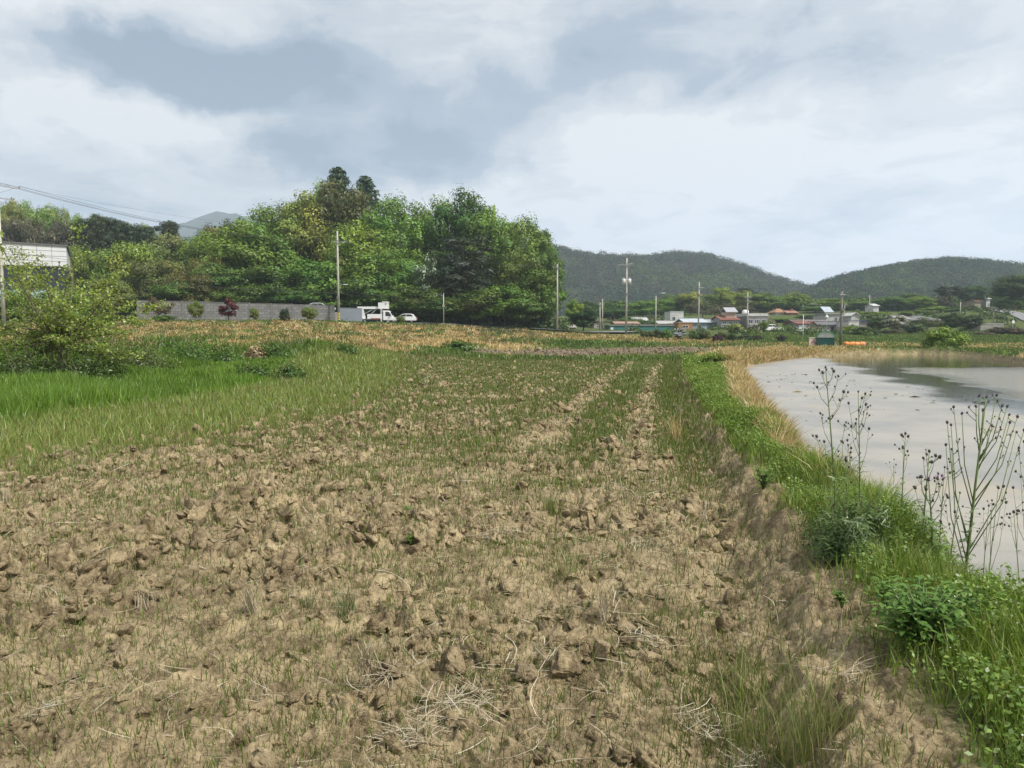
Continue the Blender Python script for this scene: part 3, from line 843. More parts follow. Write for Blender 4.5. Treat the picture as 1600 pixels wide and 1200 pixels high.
STRAW = leaf_mat('straw', False, .12, .05)
def straw_pieces(P, length, width, az, tilt, curl, col):
    n = len(P); S = 5
    t = np.linspace(-.5, .5, S)
    d = np.stack([np.cos(az) * np.cos(tilt), np.sin(az) * np.cos(tilt), np.sin(tilt)], 1)
    sd_ = np.stack([-np.sin(az), np.cos(az), np.zeros(n)], 1)
    V = []
    for k in range(S):
        c = P + d * (length * t[k])[:, None] + sd_ * (curl * length * (t[k] ** 2 - .1))[:, None]
        c = c + np.array([0, 0, 1]) * (.05 * length * (.25 - t[k] ** 2))[:, None]
        ww = (width * (1 - .6 * abs(t[k]) * 1.2))[:, None]
        V += [c - sd_ * ww * .5, c + np.array([0, 0, 1]) * ww * .35, c + sd_ * ww * .5]
    V = np.stack(V, 1).reshape(-1, 3)
    f = []
    for k in range(S - 1):
        a = k * 3
        f += [(a, a + 1, a + 4, a + 3), (a + 1, a + 2, a + 5, a + 4)]
    Fq = (np.arange(n)[:, None, None] * (S * 3) + np.array(f)[None]).reshape(-1, 4)
    C = np.repeat(np.clip(col * rng.uniform(.7, 1.2, (n, 1)), .01, .9), S * 3, 0)
    return V, Fq, C
STRAWC = [(.44, .38, .27), (.34, .285, .19), (.56, .51, .40), (.25, .20, .13)]
def straw_litter():
    n = 38000
    x, y = sample_area(n, 2.0, 40, lambda y: np.maximum(xl(y) - .3, -y * .79 - 2.0), lambda y: xr(y) + .1, 1.5)
    pat = .5 + .5 * fbm(x * 1.1, y * 1.1, 601, 3)
    q = x - xr(y)
    keep = rng.uniform(0, 1, n) < .08 + .55 * sm(.55, .85, pat) + .25 * np.exp(-((q + .95) / .4) ** 2)
    x, y = x[keep], y[keep]; n = len(x)
    L = rng.lognormal(-2.35, .5, n).clip(.03, .34); z = land(x, y) + .015 + L * .06
    V, Fq, C = straw_pieces(np.stack([x, y, z], 1), L, np.maximum(.0032, .0008 * y) * rng.uniform(.7, 1.5, n), rng.uniform(0, 6.28, n), rng.normal(0, .22, n), rng.normal(0, .5, n), palette(n, STRAWC, (4, 3, 2, 3)))
    o = link('straw_litter', np_mesh('straw_litter', V, Fq, STRAW, C))
    tag(o, 'pale stalks of old rice straw lying loose on the soil', 'straw', None, 'stuff')
straw_litter()

def slope_weeds():
    # herb clumps that break up the terrace banks
    n = 420
    x, y = sample_area(n, 26, 100, lambda y: -y * .78, lambda y: np.where(y < 74, np.where(y < 42, xt(np.minimum(y, 42)) - 2.5, -8.5), y * .05), .9)
    z = land(x, y, False)
    dr = dryness(x, y)
    r = rng.uniform(.35, .95, n) * (.7 + .006 * y)
    k = 70
    v = rng.normal(0, 1, (n, k, 3)); v /= np.linalg.norm(v, axis=2, keepdims=True); v[..., 2] = np.abs(v[..., 2]) * .75
    P = (np.stack([x, y, z], 1)[:, None, :] + v * (r[:, None, None] * rng.uniform(.3, 1.05, (n, k, 1)))).reshape(-1, 3)
    N = (v + rng.normal(0, .5, v.shape) + np.array([0, 0, .4])).reshape(-1, 3)
    dead = rng.uniform(0, 1, n) < .15 + .35 * dr
    c = np.where(dead[:, None], palette(n, DRY, (3, 3, 2, 2, 1)), palette(n, [(.07, .14, .022), (.10, .17, .03), (.05, .105, .02)], (3, 2, 3)))
    V, Fq, C = leafcards(P, np.repeat(.0022 * y + .05, k) * rng.uniform(.6, 1.4, n * k), N, np.repeat(c, k, 0), .45)
    o = link('slope_weeds', np_mesh('slope_weeds', V, Fq, GRASS, C))
    tag(o, 'green and withered weed clumps all over the left terrace slope', 'weeds', None, 'stuff')
slope_weeds()

def pond_debris():
    n = 420
    x, y = sample_area(n, 4.5, 34, lambda y: np.interp(y, [0, 5, 7.8, 11, 14.6, 21, 30, 36], [2.9, 3.2, 3.7, 4.6, 5.7, 7.6, 10.2, 12.5]), lambda y: np.minimum(y * .85 + 1, 14), 1.2)
    nz = fbm(x * .35, y * .6, 701, 3)
    k = (pond_sd(x, y) < -.15) & (rng.uniform(0, 1, n) < .25 + sm(.05, .4, nz)); x, y = x[k], y[k]; n = len(x)
    nr = rng.normal(0, .06, (n, 3)); nr[:, 2] = 1
    V, Fq, C = leafcards(np.stack([x, y, np.full(n, WATER_Z + .008)], 1), rng.lognormal(-3.2, .6, n).clip(.012, .16) * (1 + .05 * y), nr, palette(n, [(.05, .04, .025), (.12, .10, .06), (.30, .25, .16)], (4, 2, 2)), .3, .3)
    o = link('pond_debris', np_mesh('pond_debris', V, Fq, GRASS, C))
    tag(o, 'small dark bits of debris floating on the mud film of the pond', 'debris', None, 'stuff')
pond_debris()
# ---------------------------------------------------------------- tree templates (unit height 1)
LEAF = leaf_mat('foliage', True, .16, .03)
BARK = paint('bark', (.12, .09, .065), .9, 0, .35, 8)
BARKG = paint('grey_bark', (.22, .19, .15), .9, 0, .35, 8)

def lobes_ellipsoid(n, rx, rz, zc, rl, squash=.8, low=-1.0):
    L = []
    while len(L) < n:
        v = rng.normal(0, 1, 3); v /= np.linalg.norm(v)
        rr = rng.uniform(.35, .92) ** .6
        p = v * rr * np.array([rx, rx, rz])
        if p[2] < low * rz: continue
        L.append((p[0], p[1], zc + p[2], rl * rng.uniform(.7, 1.3), squash))
    return L

def crown_mesh(name, lobes, per, leaf, asp=.6, up=.5, tint=None, shellpow=.5, droop=0.0, jit=.13, flowers=0):
    Ps, Ns, Cs, Ss = [], [], [], []
    for (x, y, z, r, sq) in lobes:
        n = int(per * rng.uniform(.8, 1.2))
        v = rng.normal(0, 1, (n, 3)); v /= np.linalg.norm(v, axis=1, keepdims=True)
        rr = r * rng.uniform(.15, 1.12, n) ** shellpow
        lump = 1 + .35 * np.sin(v[:, 0] * 5 + x * 40) * np.sin(v[:, 1] * 5 + y * 40)
        p = v * (rr * lump)[:, None] * np.array([1, 1, sq]) + np.array([x, y, z])
        p[:, 2] -= droop * r * (v[:, 0] ** 2 + v[:, 1] ** 2)
        Ps.append(p)
        Ns.append(v * 1.3 + rng.normal(0, .30, (n, 3)) + np.array([0, 0, up * .7]))
        b = rng.uniform(.72, 1.26)
        hue = rng.normal(0, .10)
        c = np.ones((n, 3)) * b * np.array([1 + hue * 1.2, 1 + .25 * hue, 1 - .3 * hue])
        if flowers:
            m = rng.uniform(0, 1, n) < flowers * (v[:, 2] > -.3)
            c[m] = np.array([5.5, 4.2, 9.0])
        Cs.append(c); Ss.append(leaf * rng.uniform(.55, 1.45, n))
    P = np.concatenate(Ps); N = np.concatenate(Ns); C = np.concatenate(Cs); S = np.concatenate(Ss)
    n = len(P)
    N = N / np.linalg.norm(N, axis=1, keepdims=True)
    t = rng.normal(0, 1, (n, 3)); t -= N * (t * N).sum(1, keepdims=True); t /= np.linalg.norm(t, axis=1, keepdims=True)
    bt = np.cross(N, t); s = S[:, None]
    V = np.stack([P - t * s * .5, P + bt * s * asp * .5 + N * s * .1, P + t * s * .55, P - bt * s * asp * .5 + N * s * .1], 1).reshape(-1, 3)
    Fq = np.arange(n)[:, None] * 4 + np.array([[0, 1, 2, 3]])
    Cc = np.clip(C * (1 + jit * rng.normal(0, 1, (n, 1)).clip(-1.8, 1.8) * .6), .05, 12)
    return np_mesh(name, V, Fq, LEAF, np.repeat(Cc, 4, 0))

def trunk_mesh(name, h, r, lobes, nl=7, mat=None, lean=.03, z0=-.03):
    mb = MB()
    a = random.uniform(0, 6.28)
    top = Vector((lean * math.cos(a), lean * math.sin(a), h))
    pts = [Vector((0, 0, z0))] + [Vector((top.x * t + random.uniform(-.006, .006), top.y * t + random.uniform(-.006, .006), h * t)) for t in (.12, .35, .6, .8, 1)]
    mb.tube(pts, [r * 1.35, r, r * .85, r * .65, r * .42, r * .12], 7)
    ls = sorted(lobes, key=lambda l: random.random())[:nl]
    for (x, y, z, rr, sq) in ls:
        t = max(.2, min(.85, (z / h) * .6))
        s = Vector((top.x * t, top.y * t, h * t)); e = Vector((x, y, z))
        m = s.lerp(e, .5) + Vector((0, 0, (e - s).length * .08))
        mb.tube([s, m, e], [r * .45, r * .28, r * .08], 5)
    return mb.mesh(name, mat or BARK, True)

TPL = {}
def deciduous(key, n, rx, rz, zc, rl, per, leaf, nl=7, th=.7, tr=.018, **k):
    low = k.pop('low', -1.0); sq = k.pop('sq', .8); mat = k.pop('mat', None)
    L = lobes_ellipsoid(n, rx, rz, zc, rl, sq, low)
    TPL.setdefault(key, []).append((crown_mesh(key + '_crown', L, per, leaf, **k), trunk_mesh(key + '_trunk', th, tr, L, nl, mat)))

for i in range(4): deciduous('broad', 54, .33, .40, .57, .11, 400, .0215, low=-1)           # full skirted crown
for i in range(3): deciduous('tall', 44, .21, .43, .56, .09, 360, .019)
for i in range(3): deciduous('round', 40, .36, .36, .60, .13, 300, .030, nl=6, th=.6)
for i in range(3): deciduous('shrub', 30, .55, .40, .48, .20, 220, .058, nl=5, th=.45, tr=.02)
for i in range(2): deciduous('feather', 46, .36, .42, .55, .11, 340, .032, asp=.28, up=.1, droop=.55, sq=.75)
for i in range(2): deciduous('blossom', 26, .32, .40, .58, .12, 170, .040, flowers=.34)
deciduous('ball', 70, .40, .34, .59, .11, 200, .03, nl=3, th=.4, tr=.03)
deciduous('maple', 24, .42, .34, .60, .13, 110, .06, nl=7, th=.5, tr=.025, asp=.8, sq=.5)
for i in range(1): deciduous('wispy', 34, .42, .36, .60, .12, 70, .04, nl=12, th=.7, tr=.014, mat=BARKG)

def pine(key, n, spread, z0, z1, flat, per, leaf):
    L = []
    for i in range(n):
        z = z0 + (z1 - z0) * (i / (n - 1)); f = (z - z0) / (z1 - z0)
        rad = spread * (1 - .55 * f) * random.uniform(.35, 1.0)
        a = i * 2.4 + random.uniform(-.5, .5)
        L.append((rad * math.cos(a), rad * math.sin(a), z, .105 * random.uniform(.8, 1.35) * (1 - .25 * f), flat))
    TPL.setdefault(key, []).append((crown_mesh(key + '_crown', L, per, leaf, asp=.22, up=.9, jit=.3), trunk_mesh(key + '_trunk', z1, .02, L, n // 2, BARK)))
for i in range(2): pine('pine', 34, .30, .34, .95, .42, 230, .032)
pine('flatpine', 26, .46, .62, .95, .30, 240, .045)

def conifer(key):
    L = []
    for i in range(24):
        f = i / 23; z = .14 + .85 * f; rad = .23 * (1 - f) ** .75 * random.uniform(.8, 1.1) + .008
        m = max(3, int(11 * (1 - f)) + 2)
        for k in range(m):
            a = k * 2 * math.pi / m + i * .9 + random.uniform(-.25, .25)
            for q in (.35, .7, 1.0):
                L.append((rad * q * math.cos(a), rad * q * math.sin(a), z - .05 * q * (1 - f), (.055 * (1 - .55 * f) + .008) * random.uniform(.8, 1.2), .5))
    TPL.setdefault(key, []).append((crown_mesh(key + '_crown', L, 36, .034, asp=.25, up=.4, droop=.5), trunk_mesh(key + '_trunk', .97, .014, L, 6)))
conifer('conifer')

tree_used = {}
def tree(name, key, px, top, wid, Y, label, cat='tree', tint=(.07, .12, .03), group=None, base=None, zoff=0.0, x=None, sink=0.0):
    """tree standing at depth Y under pixel column px, its top at pixel row top, crown about wid pixels wide"""
    p = at(px, top, Y)
    gx = p.x if x is None else x
    gz = zg(gx, Y, False) - .1 + zoff if base is None else base
    H = max(.3, p.z - gz)
    i = tree_used.get(key, 0); tree_used[key] = i + 1
    cme, tme = TPL[key][i % len(TPL[key])]
    wnat = {'broad': .74, 'tall': .50, 'round': .82, 'shrub': 1.25, 'feather': .78, 'blossom': .74, 'ball': .84, 'maple': .75, 'pine': .62, 'flatpine': .95, 'conifer': .36, 'wispy': .88}[key]
    Wm = wid / F * Y
    sx = Wm / wnat
    t = empty(name, (gx, Y, gz - sink), random.uniform(0, 6.28), label, cat, group)
    t.scale = (sx, sx, H)
    tr = link('trunk', tme, t)
    cr = link('crown', cme, t)
    j = [random.uniform(.9, 1.1) for _ in range(3)]
    cr.color = (tint[0] * j[0], tint[1] * j[1], tint[2] * j[2], 1)
    return t

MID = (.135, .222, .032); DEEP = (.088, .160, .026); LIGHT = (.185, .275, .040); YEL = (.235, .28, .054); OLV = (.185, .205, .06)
PINE = (.038, .060, .024); PINER = (.044, .066, .032); GREYO = (.10, .10, .06); BLUEG = (.035, .065, .035)

# the grove behind the road ------------------------------------------------------------
G1 = 'trees of the tall grove behind the road'
T = [ # key, px, top, width, depth, tint, label
 ('feather', 236, 398, 110, 124, OLV, 'feathery olive green tree above the left end of the block wall'),
 ('feather', 292, 418, 90, 120, (.12,.14,.04), 'drooping yellowish feathery tree behind the round clipped bush'),
 ('feather', 330, 395, 90, 130, OLV, 'olive feathery tree left of the spreading dark grove tree'),
 ('round', 196, 368, 90, 128, LIGHT, 'fresh green round tree beside the white building'),
 ('tall', 312, 352, 52, 150, LIGHT, 'bright green slim tree poking above the feathery olive trees'),
 ('feather', 345, 340, 80, 165, (.12,.135,.05), 'pale olive tree on the skyline below the blue mountain'),
 ('round', 352, 405, 110, 128, DEEP, 'dark layered tree behind the red maple'),
 ('broad', 392, 345, 150, 136, MID, 'broad layered green tree at the left flank of the grove'),
 ('broad', 415, 322, 130, 150, MID, 'wide green tree rising behind the layered one at the grove left flank'),
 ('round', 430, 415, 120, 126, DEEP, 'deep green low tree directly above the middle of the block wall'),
 ('tall', 470, 300, 95, 150, YEL, 'pale yellow-green tree standing out of the grove'),
 ('broad', 470, 312, 110, 160, OLV, 'dull olive tree just behind the pale yellow-green one'),
 ('round', 500, 400, 120, 128, MID, 'green tree just left of the wallside utility pole'),
 ('tall', 500, 280, 50, 172, LIGHT, 'light green treetop left of the twin dark conifers'),
 ('conifer', 528, 263, 92, 178, (.06,.105,.048), 'dark pointed conifer, left one of the two on the grove summit'),
 ('conifer', 571, 277, 92, 176, (.06,.105,.05), 'dark conifer with ragged top, right one of the two on the grove summit'),
 ('broad', 528, 284, 125, 158, (.105,.14,.04), 'olive rounded tree directly under the twin conifers'),
 ('broad', 560, 345, 130, 136, LIGHT, 'light green tree right behind the wallside utility pole'),
 ('broad', 612, 308, 130, 146, MID, 'tall green tree right of the conifers with a crenellated top'),
 ('tall', 655, 308, 80, 150, MID, 'upright green tree between the two highest parts of the grove'),
 ('broad', 600, 388, 120, 130, MID, 'leafy green tree above the bucket truck'),
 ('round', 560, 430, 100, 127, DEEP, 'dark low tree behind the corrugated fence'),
 ('broad', 718, 298, 115, 148, (.068,.13,.024), 'highest broad green tree in the right half of the grove'),
 ('blossom', 668, 395, 44, 127, (.085,.13,.05), 'slim tree full of creamy blossom in the grove front'),
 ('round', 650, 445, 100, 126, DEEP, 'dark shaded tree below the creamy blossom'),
 ('pine', 728, 365, 130, 130, PINER, 'big brownish dark pine at the front of the grove'),
 ('pine', 700, 415, 100, 128, (.042,.062,.03), 'smaller dark pine beside the creamy blossom tree'),
 ('broad', 772, 318, 110, 146, LIGHT, 'fresh green tree above the big dark pine'),
 ('broad', 818, 340, 100, 140, LIGHT, 'yellowish green tree near the right end of the grove'),
 ('tall', 838, 352, 70, 144, (.10,.17,.03), 'slim green tree on the right shoulder of the grove'),
 ('broad', 822, 398, 110, 130, (.10,.165,.03), 'fresh green leafy tree at the front right of the grove'),
 ('tall', 862, 384, 52, 134, (.10,.165,.032), 'last green tree at the right edge of the grove beside a pole'),
 ('round', 790, 440, 110, 127, MID, 'shaded green tree under the right part of the grove'),
 ('round', 848, 440, 70, 129, MID, 'low green tree at the foot of the right grove edge'),
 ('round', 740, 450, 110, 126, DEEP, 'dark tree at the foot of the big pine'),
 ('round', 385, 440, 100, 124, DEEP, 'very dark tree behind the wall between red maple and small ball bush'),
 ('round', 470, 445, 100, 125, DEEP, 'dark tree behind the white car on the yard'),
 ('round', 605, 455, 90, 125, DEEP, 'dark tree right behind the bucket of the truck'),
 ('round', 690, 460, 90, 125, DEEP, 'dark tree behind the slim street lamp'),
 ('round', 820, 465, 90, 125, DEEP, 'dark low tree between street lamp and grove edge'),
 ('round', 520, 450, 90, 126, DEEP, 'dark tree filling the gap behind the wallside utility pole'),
 ('round', 335, 450, 90, 123, DEEP, 'dark shaded tree behind the wall left of the red maple'),
]
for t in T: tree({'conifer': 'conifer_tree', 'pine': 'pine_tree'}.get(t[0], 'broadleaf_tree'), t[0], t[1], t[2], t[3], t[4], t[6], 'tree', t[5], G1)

T2 = [
 ('pine', 262, 343, 60, 176, PINE, 'dark pine standing alone in the dip of the skyline left of the grove'),
 ('round', 222, 372, 80, 160, MID, 'green tree under the lone skyline pine'),
 ('round', 262, 366, 80, 170, OLV, 'olive tree directly below the lone skyline pine'),
 ('round', 300, 366, 80, 172, DEEP, 'deep green tree below the blue mountain'),
 ('broad', 336, 356, 90, 162, OLV, 'olive green tree leaning against the grove left flank'),
 ('feather', 375, 340, 80, 168, OLV, 'olive feathery tree below the right shoulder of the blue mountain'),
 ('feather', 258, 402, 90, 132, OLV, 'feathery olive tree in the second row above the wall end'),
 ('round', 225, 420, 90, 126, MID, 'green tree with hanging foliage just behind the left wall end'),
 ('round', 275, 440, 80, 118, DEEP, 'dark green tree behind the wall and the brownish thin tree'),
 ('broad', 450, 330, 110, 165, MID, 'rounded green tree on the left slope of the grove skyline'),
 ('broad', 690, 312, 90, 156, LIGHT, 'light green tree filling the dip left of the highest broad tree'),
 ('round', 585, 330, 90, 165, MID, 'green tree below the right one of the twin conifers'),
]
for t in T2: tree('pine_tree' if t[0] == 'pine' else 'broadleaf_tree', t[0], t[1], t[2], t[3], t[4], t[6], 'tree', t[5], G1)
# shrubs closing the gaps between the trunks, grove shade put into dark leaf colours
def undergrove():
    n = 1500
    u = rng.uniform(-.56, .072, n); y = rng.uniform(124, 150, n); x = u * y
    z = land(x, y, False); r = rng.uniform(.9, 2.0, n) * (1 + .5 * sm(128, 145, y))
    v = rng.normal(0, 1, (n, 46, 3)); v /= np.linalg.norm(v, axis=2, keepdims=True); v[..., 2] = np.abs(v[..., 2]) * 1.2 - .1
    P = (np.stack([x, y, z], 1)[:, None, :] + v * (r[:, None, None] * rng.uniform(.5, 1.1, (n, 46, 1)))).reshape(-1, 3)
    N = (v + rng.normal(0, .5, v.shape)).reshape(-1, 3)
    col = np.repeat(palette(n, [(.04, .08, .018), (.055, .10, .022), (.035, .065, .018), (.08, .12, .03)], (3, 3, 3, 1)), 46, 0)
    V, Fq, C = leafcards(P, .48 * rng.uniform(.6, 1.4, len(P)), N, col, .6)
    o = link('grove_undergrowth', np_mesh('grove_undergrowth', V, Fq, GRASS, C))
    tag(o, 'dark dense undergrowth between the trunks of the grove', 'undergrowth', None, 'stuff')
undergrove()

# wooded hill behind the left building ----------------------------------------------------
G2 = 'trees on the wooded hill behind the white building'
row = []
for i in range(15): row.append(('broad' if i % 3 else 'round', -60 + i * 20 + random.uniform(-6, 6), [306,308,310,309,311,312,312,316,322,329,331,337,342,347,352][i] + random.uniform(-2, 4), 46, 225 + random.uniform(-12, 12), LIGHT if i % 4 else YEL, 'sky'))
for i in range(12): row.append(('wispy' if i % 2 else 'round', -50 + i * 22 + random.uniform(-6, 6), 340 + random.uniform(-6, 10), 50, 190 + random.uniform(-6, 6), GREYO, 'grey'))
for i, (px, tp) in enumerate([(128, 340), (155, 333), (180, 338), (205, 345), (228, 352), (266, 343)]): row.append(('pine', px, tp, 56 if px < 260 else 40, 182 + i, PINE, 'pine'))
for i, (px, tp) in enumerate([(110, 385), (140, 392), (160, 380)]): row.append(('round', px, tp, 60, 140 + i * 4, MID, 'low'))
cnt = {'sky': 0, 'grey': 0, 'pine': 0, 'low': 0}
ORD = ['leftmost', 'second', 'third', 'fourth', 'fifth', 'sixth', 'seventh', 'eighth', 'ninth', 'tenth', 'eleventh', 'twelfth', 'thirteenth', 'fourteenth', 'fifteenth', 'sixteenth', 'seventeenth', 'eighteenth', 'nineteenth', 'twentieth']
def nth(k): return 'leftmost' if k == 0 else ORD[k] + ' from the left'
for r_ in sorted(row, key=lambda r: r[1]):
    k, px, tp, wd, Y, ti, kind = r_
    c = cnt[kind]; cnt[kind] += 1
    txt = {'sky': 'light green tree on the skyline of the wooded left hill, %s' % nth(c), 'grey': 'greyish brown half-bare tree below the hill skyline, %s' % nth(c),
           'pine': 'dark pine on the left hill beside the white building, %s' % nth(c), 'low': 'low green tree right of the white building, %s' % nth(c)}[kind]
    tree('pine_tree' if kind == 'pine' else 'broadleaf_tree', k, px, tp, wd, Y, txt, 'tree', ti, G2)

# clipped bushes in front of the wall ---------------------------------------------------
BALL = (.15, .20, .035)
for (key, nm, px, tp, wd, Y, ti, lb, ct) in [
 ('ball', 'clipped_bush', 305, 468, 25, 101, BALL, 'large round clipped yellow-green bush on a short trunk before the wall', 'bush'),
 ('maple', 'red_maple', 356, 463, 28, 102, (.075, .016, .022), 'small dark red maple in front of the block wall', 'tree'),
 ('ball', 'clipped_bush', 397, 479, 16, 101, (.15,.19,.04), 'smallest clipped yellow-green ball bush right of the red maple', 'bush'),
 ('shrub', 'clipped_bush', 444, 477, 18, 101, (.035,.05,.025), 'dark green egg-shaped shrub before the wall', 'bush'),
 ('ball', 'clipped_bush', 483, 478, 27, 100, BALL, 'broad clipped yellow-green bush beside the utility pole', 'bush'),
 ('ball', 'clipped_bush', 626, 492, 16, 108, (.15,.20,.04), 'clipped yellow-green bush hiding the middle of the white car', 'bush'),
 ('wispy', 'bare_tree', 247, 462, 46, 99, (.09,.065,.035), 'small brownish thin-leaved tree at the left end of the wall', 'tree'),
 ('shrub', 'shrub', 12, 446, 70, 92, MID, 'broad green shrub before the building at the left edge', 'shrub'),
 ('shrub', 'shrub', 66, 452, 64, 90, (.10,.16,.035), 'lighter green shrub before the middle of the white building', 'shrub'),
 ('shrub', 'shrub', 118, 444, 60, 94, MID, 'green shrub at the right corner of the white building', 'shrub'),
 ('round', 'broadleaf_tree', 172, 428, 70, 96, OLV, 'olive young tree between the white building and the wall end', 'tree'),
 ('shrub', 'shrub', 255, 490, 40, 97, DEEP, 'low dark green shrub under the brownish thin tree', 'shrub')]:
    tree(nm, key, px, tp, wd, Y, lb, ct, ti, 'bushes planted before the block wall')

# village greenery -----------------------------------------------------------------------
G3 = 'trees between the village houses'
V_ = [
 ('broad', 912, 484, 40, 136, (.028,.065,.022), 'dark green round tree beside the right grove edge'),
 ('tall', 897, 464, 26, 150, LIGHT, 'light tree just right of the grove'),
 ('broad', 918, 470, 40, 210, (.075,.125,.035), 'mid green tree behind the dark round one'),
 ('round', 958, 480, 44, 215, (.065,.12,.03), 'green tree left of the transformer pole'),
 ('shrub', 985, 494, 34, 190, DEEP, 'dark bush right behind the transformer pole'),
 ('round', 1005, 470, 44, 240, MID, 'round green tree right of the transformer pole on the wood edge'),
 ('round', 1030, 465, 44, 250, MID, 'green tree behind the lamp pole with a bracket arm'),
 ('round', 1058, 457, 40, 255, MID, 'taller green tree above the small white block'),
 ('round', 1080, 456, 38, 250, YEL, 'yellowish green tree left of the slim pole near the blue roofs'),
 ('wispy', 1098, 470, 46, 225, GREYO, 'brownish thin tree above the blue roofed sheds'),
 ('broad', 1126, 448, 44, 255, LIGHT, 'bright green tree on the rise above the brown wood'),
 ('wispy', 1118, 474, 46, 220, GREYO, 'brownish thin tree left of the red roofed house'),
 ('wispy', 1142, 472, 46, 215, (.095,.09,.05), 'brownish thin tree above the red roofed house'),
 ('wispy', 1162, 476, 40, 215, (.09,.09,.05), 'brownish thin tree left of the white parapet house'),
 ('broad', 1160, 454, 46, 262, YEL, 'yellow-green tree beside the far hillside house'),
 ('broad', 1186, 456, 50, 262, MID, 'green tree above the white parapet house'),
 ('pine', 1166, 449, 44, 275, PINER, 'dark treetop against the far hill above the village'),
 ('round', 1205, 462, 40, 258, MID, 'green tree left of the orange roofed house'),
 ('broad', 1240, 457, 44, 268, LIGHT, 'large light green tree above the orange roofed house'),
 ('blossom', 1265, 472, 30, 262, (.08,.13,.04), 'tree dotted with pale blossom right of the orange roofed house'),
 ('broad', 1300, 466, 44, 262, LIGHT, 'light green tree behind the solar panel house'),
 ('round', 1275, 478, 40, 250, MID, 'mid green tree between orange roofed and solar panel houses'),
 ('shrub', 1268, 490, 40, 215, (.06,.09,.03), 'bush on the slope under the blossom dotted tree'),
 ('shrub', 1230, 496, 40, 205, MID, 'bush on the slope below the orange roofed house'),
 ('round', 1345, 470, 36, 262, MID, 'green tree left of the far white gate house'),
 ('round', 1362, 486, 40, 218, LIGHT, 'light green bush tree above the blue tarpaulin'),
 ('round', 1395, 462, 46, 258, DEEP, 'dark green tree behind the far white roof'),
 ('round', 1425, 458, 44, 262, DEEP, 'dark tree in front of the right hill, left of the flat-topped pine'),
 ('broad', 1440, 462, 40, 250, LIGHT, 'light green pointed tree left of the flat-topped pine'),
 ('flatpine', 1485, 446, 48, 238, (.035,.05,.025), 'flat-topped spreading pine on the hillside'),
 ('round', 1523, 443, 36, 236, (.06,.115,.03), 'round green tree right of the flat-topped pine'),
 ('shrub', 1465, 478, 50, 228, MID, 'green thicket under the flat-topped pine'),
 ('shrub', 1500, 476, 46, 226, (.08,.12,.035), 'green thicket under the round hillside tree'),
 ('shrub', 1430, 484, 46, 222, MID, 'green thicket above the long grey roof'),
 ('shrub', 1545, 486, 40, 205, MID, 'green shrub below the hillside lane'),
 ('broad', 1592, 428, 70, 205, (.055,.105,.03), 'big green tree at the right edge above the lane'),
 ('broad', 1625, 420, 80, 210, MID, 'big green tree cut by the right picture edge'),
 ('shrub', 1580, 462, 50, 204, DEEP, 'dark bush under the big tree at the right edge'),
 ('broad', 1370, 495, 30, 150, (.055,.085,.025), 'tall dark green bush tree right of the hut pole'),
 ('shrub', 1335, 506, 36, 140, MID, 'mid green bush behind the orange tarpaulin'),
 ('shrub', 1352, 510, 34, 135, (.05,.085,.025), 'darker bush right behind the end of the orange tarpaulin'),
 ('shrub', 1395, 512, 34, 140, (.10,.11,.06), 'greyish green bush left of the white blossom tree'),
 ('blossom', 1402, 492, 30, 145, (.10,.13,.06), 'tree covered in white blossom near the grey farmhouse roof'),
 ('shrub', 1427, 502, 30, 142, (.08,.12,.04), 'green bush right of the white blossom tree'),
 ('broad', 1436, 500, 30, 150, (.05,.085,.03), 'dark tree left of the shoreline willow'),
 ('wispy', 1450, 494, 34, 150, (.10,.12,.05), 'thin olive tree behind the shoreline willow'),
 ('broad', 1487, 487, 34, 148, (.085,.12,.045), 'olive tree rising behind the shoreline willow'),
 ('broad', 1518, 492, 32, 146, (.055,.085,.03), 'dark two-stemmed tree right of the shoreline willow'),
 ('shrub', 1535, 518, 26, 130, (.16,.14,.10), 'dead brownish bush right of the two-stemmed tree'),
 ('shrub', 1562, 508, 34, 132, (.13,.12,.08), 'greyish bush in front of the long low wall'),
 ('shrub', 1590, 510, 34, 130, (.13,.12,.08), 'greyish bush at the right edge beside the round sign'),
 ('shrub', 1478, 508, 66, 64.5, (.16, .235, .04), 'rounded bright green willow bush on the far pond shore'),
 ('shrub', 1160, 513, 26, 140, MID, 'green shrub in front of the white parapet house'),
 ('shrub', 1148, 503, 22, 140, YEL, 'yellow-green shrub below the red roofed house'),
 ('round', 1193, 500, 14, 142, MID, 'small green tree at the corner of the white parapet house'),
 ('shrub', 1232, 508, 22, 150, DEEP, 'dark shrub left of the white-doored shed'),
]
V_ = [(a[0], a[1], a[2], a[3] * (1.0 if a[4] == 64.5 else 1.2), a[4], a[5], a[6]) for a in V_]
for t in V_: tree({'pine': 'pine_tree', 'flatpine': 'pine_tree', 'shrub': 'bush'}.get(t[0], 'broadleaf_tree'), t[0], t[1], t[2], t[3], t[4], t[6], 'bush' if t[0] == 'shrub' else 'tree', t[5], G3)
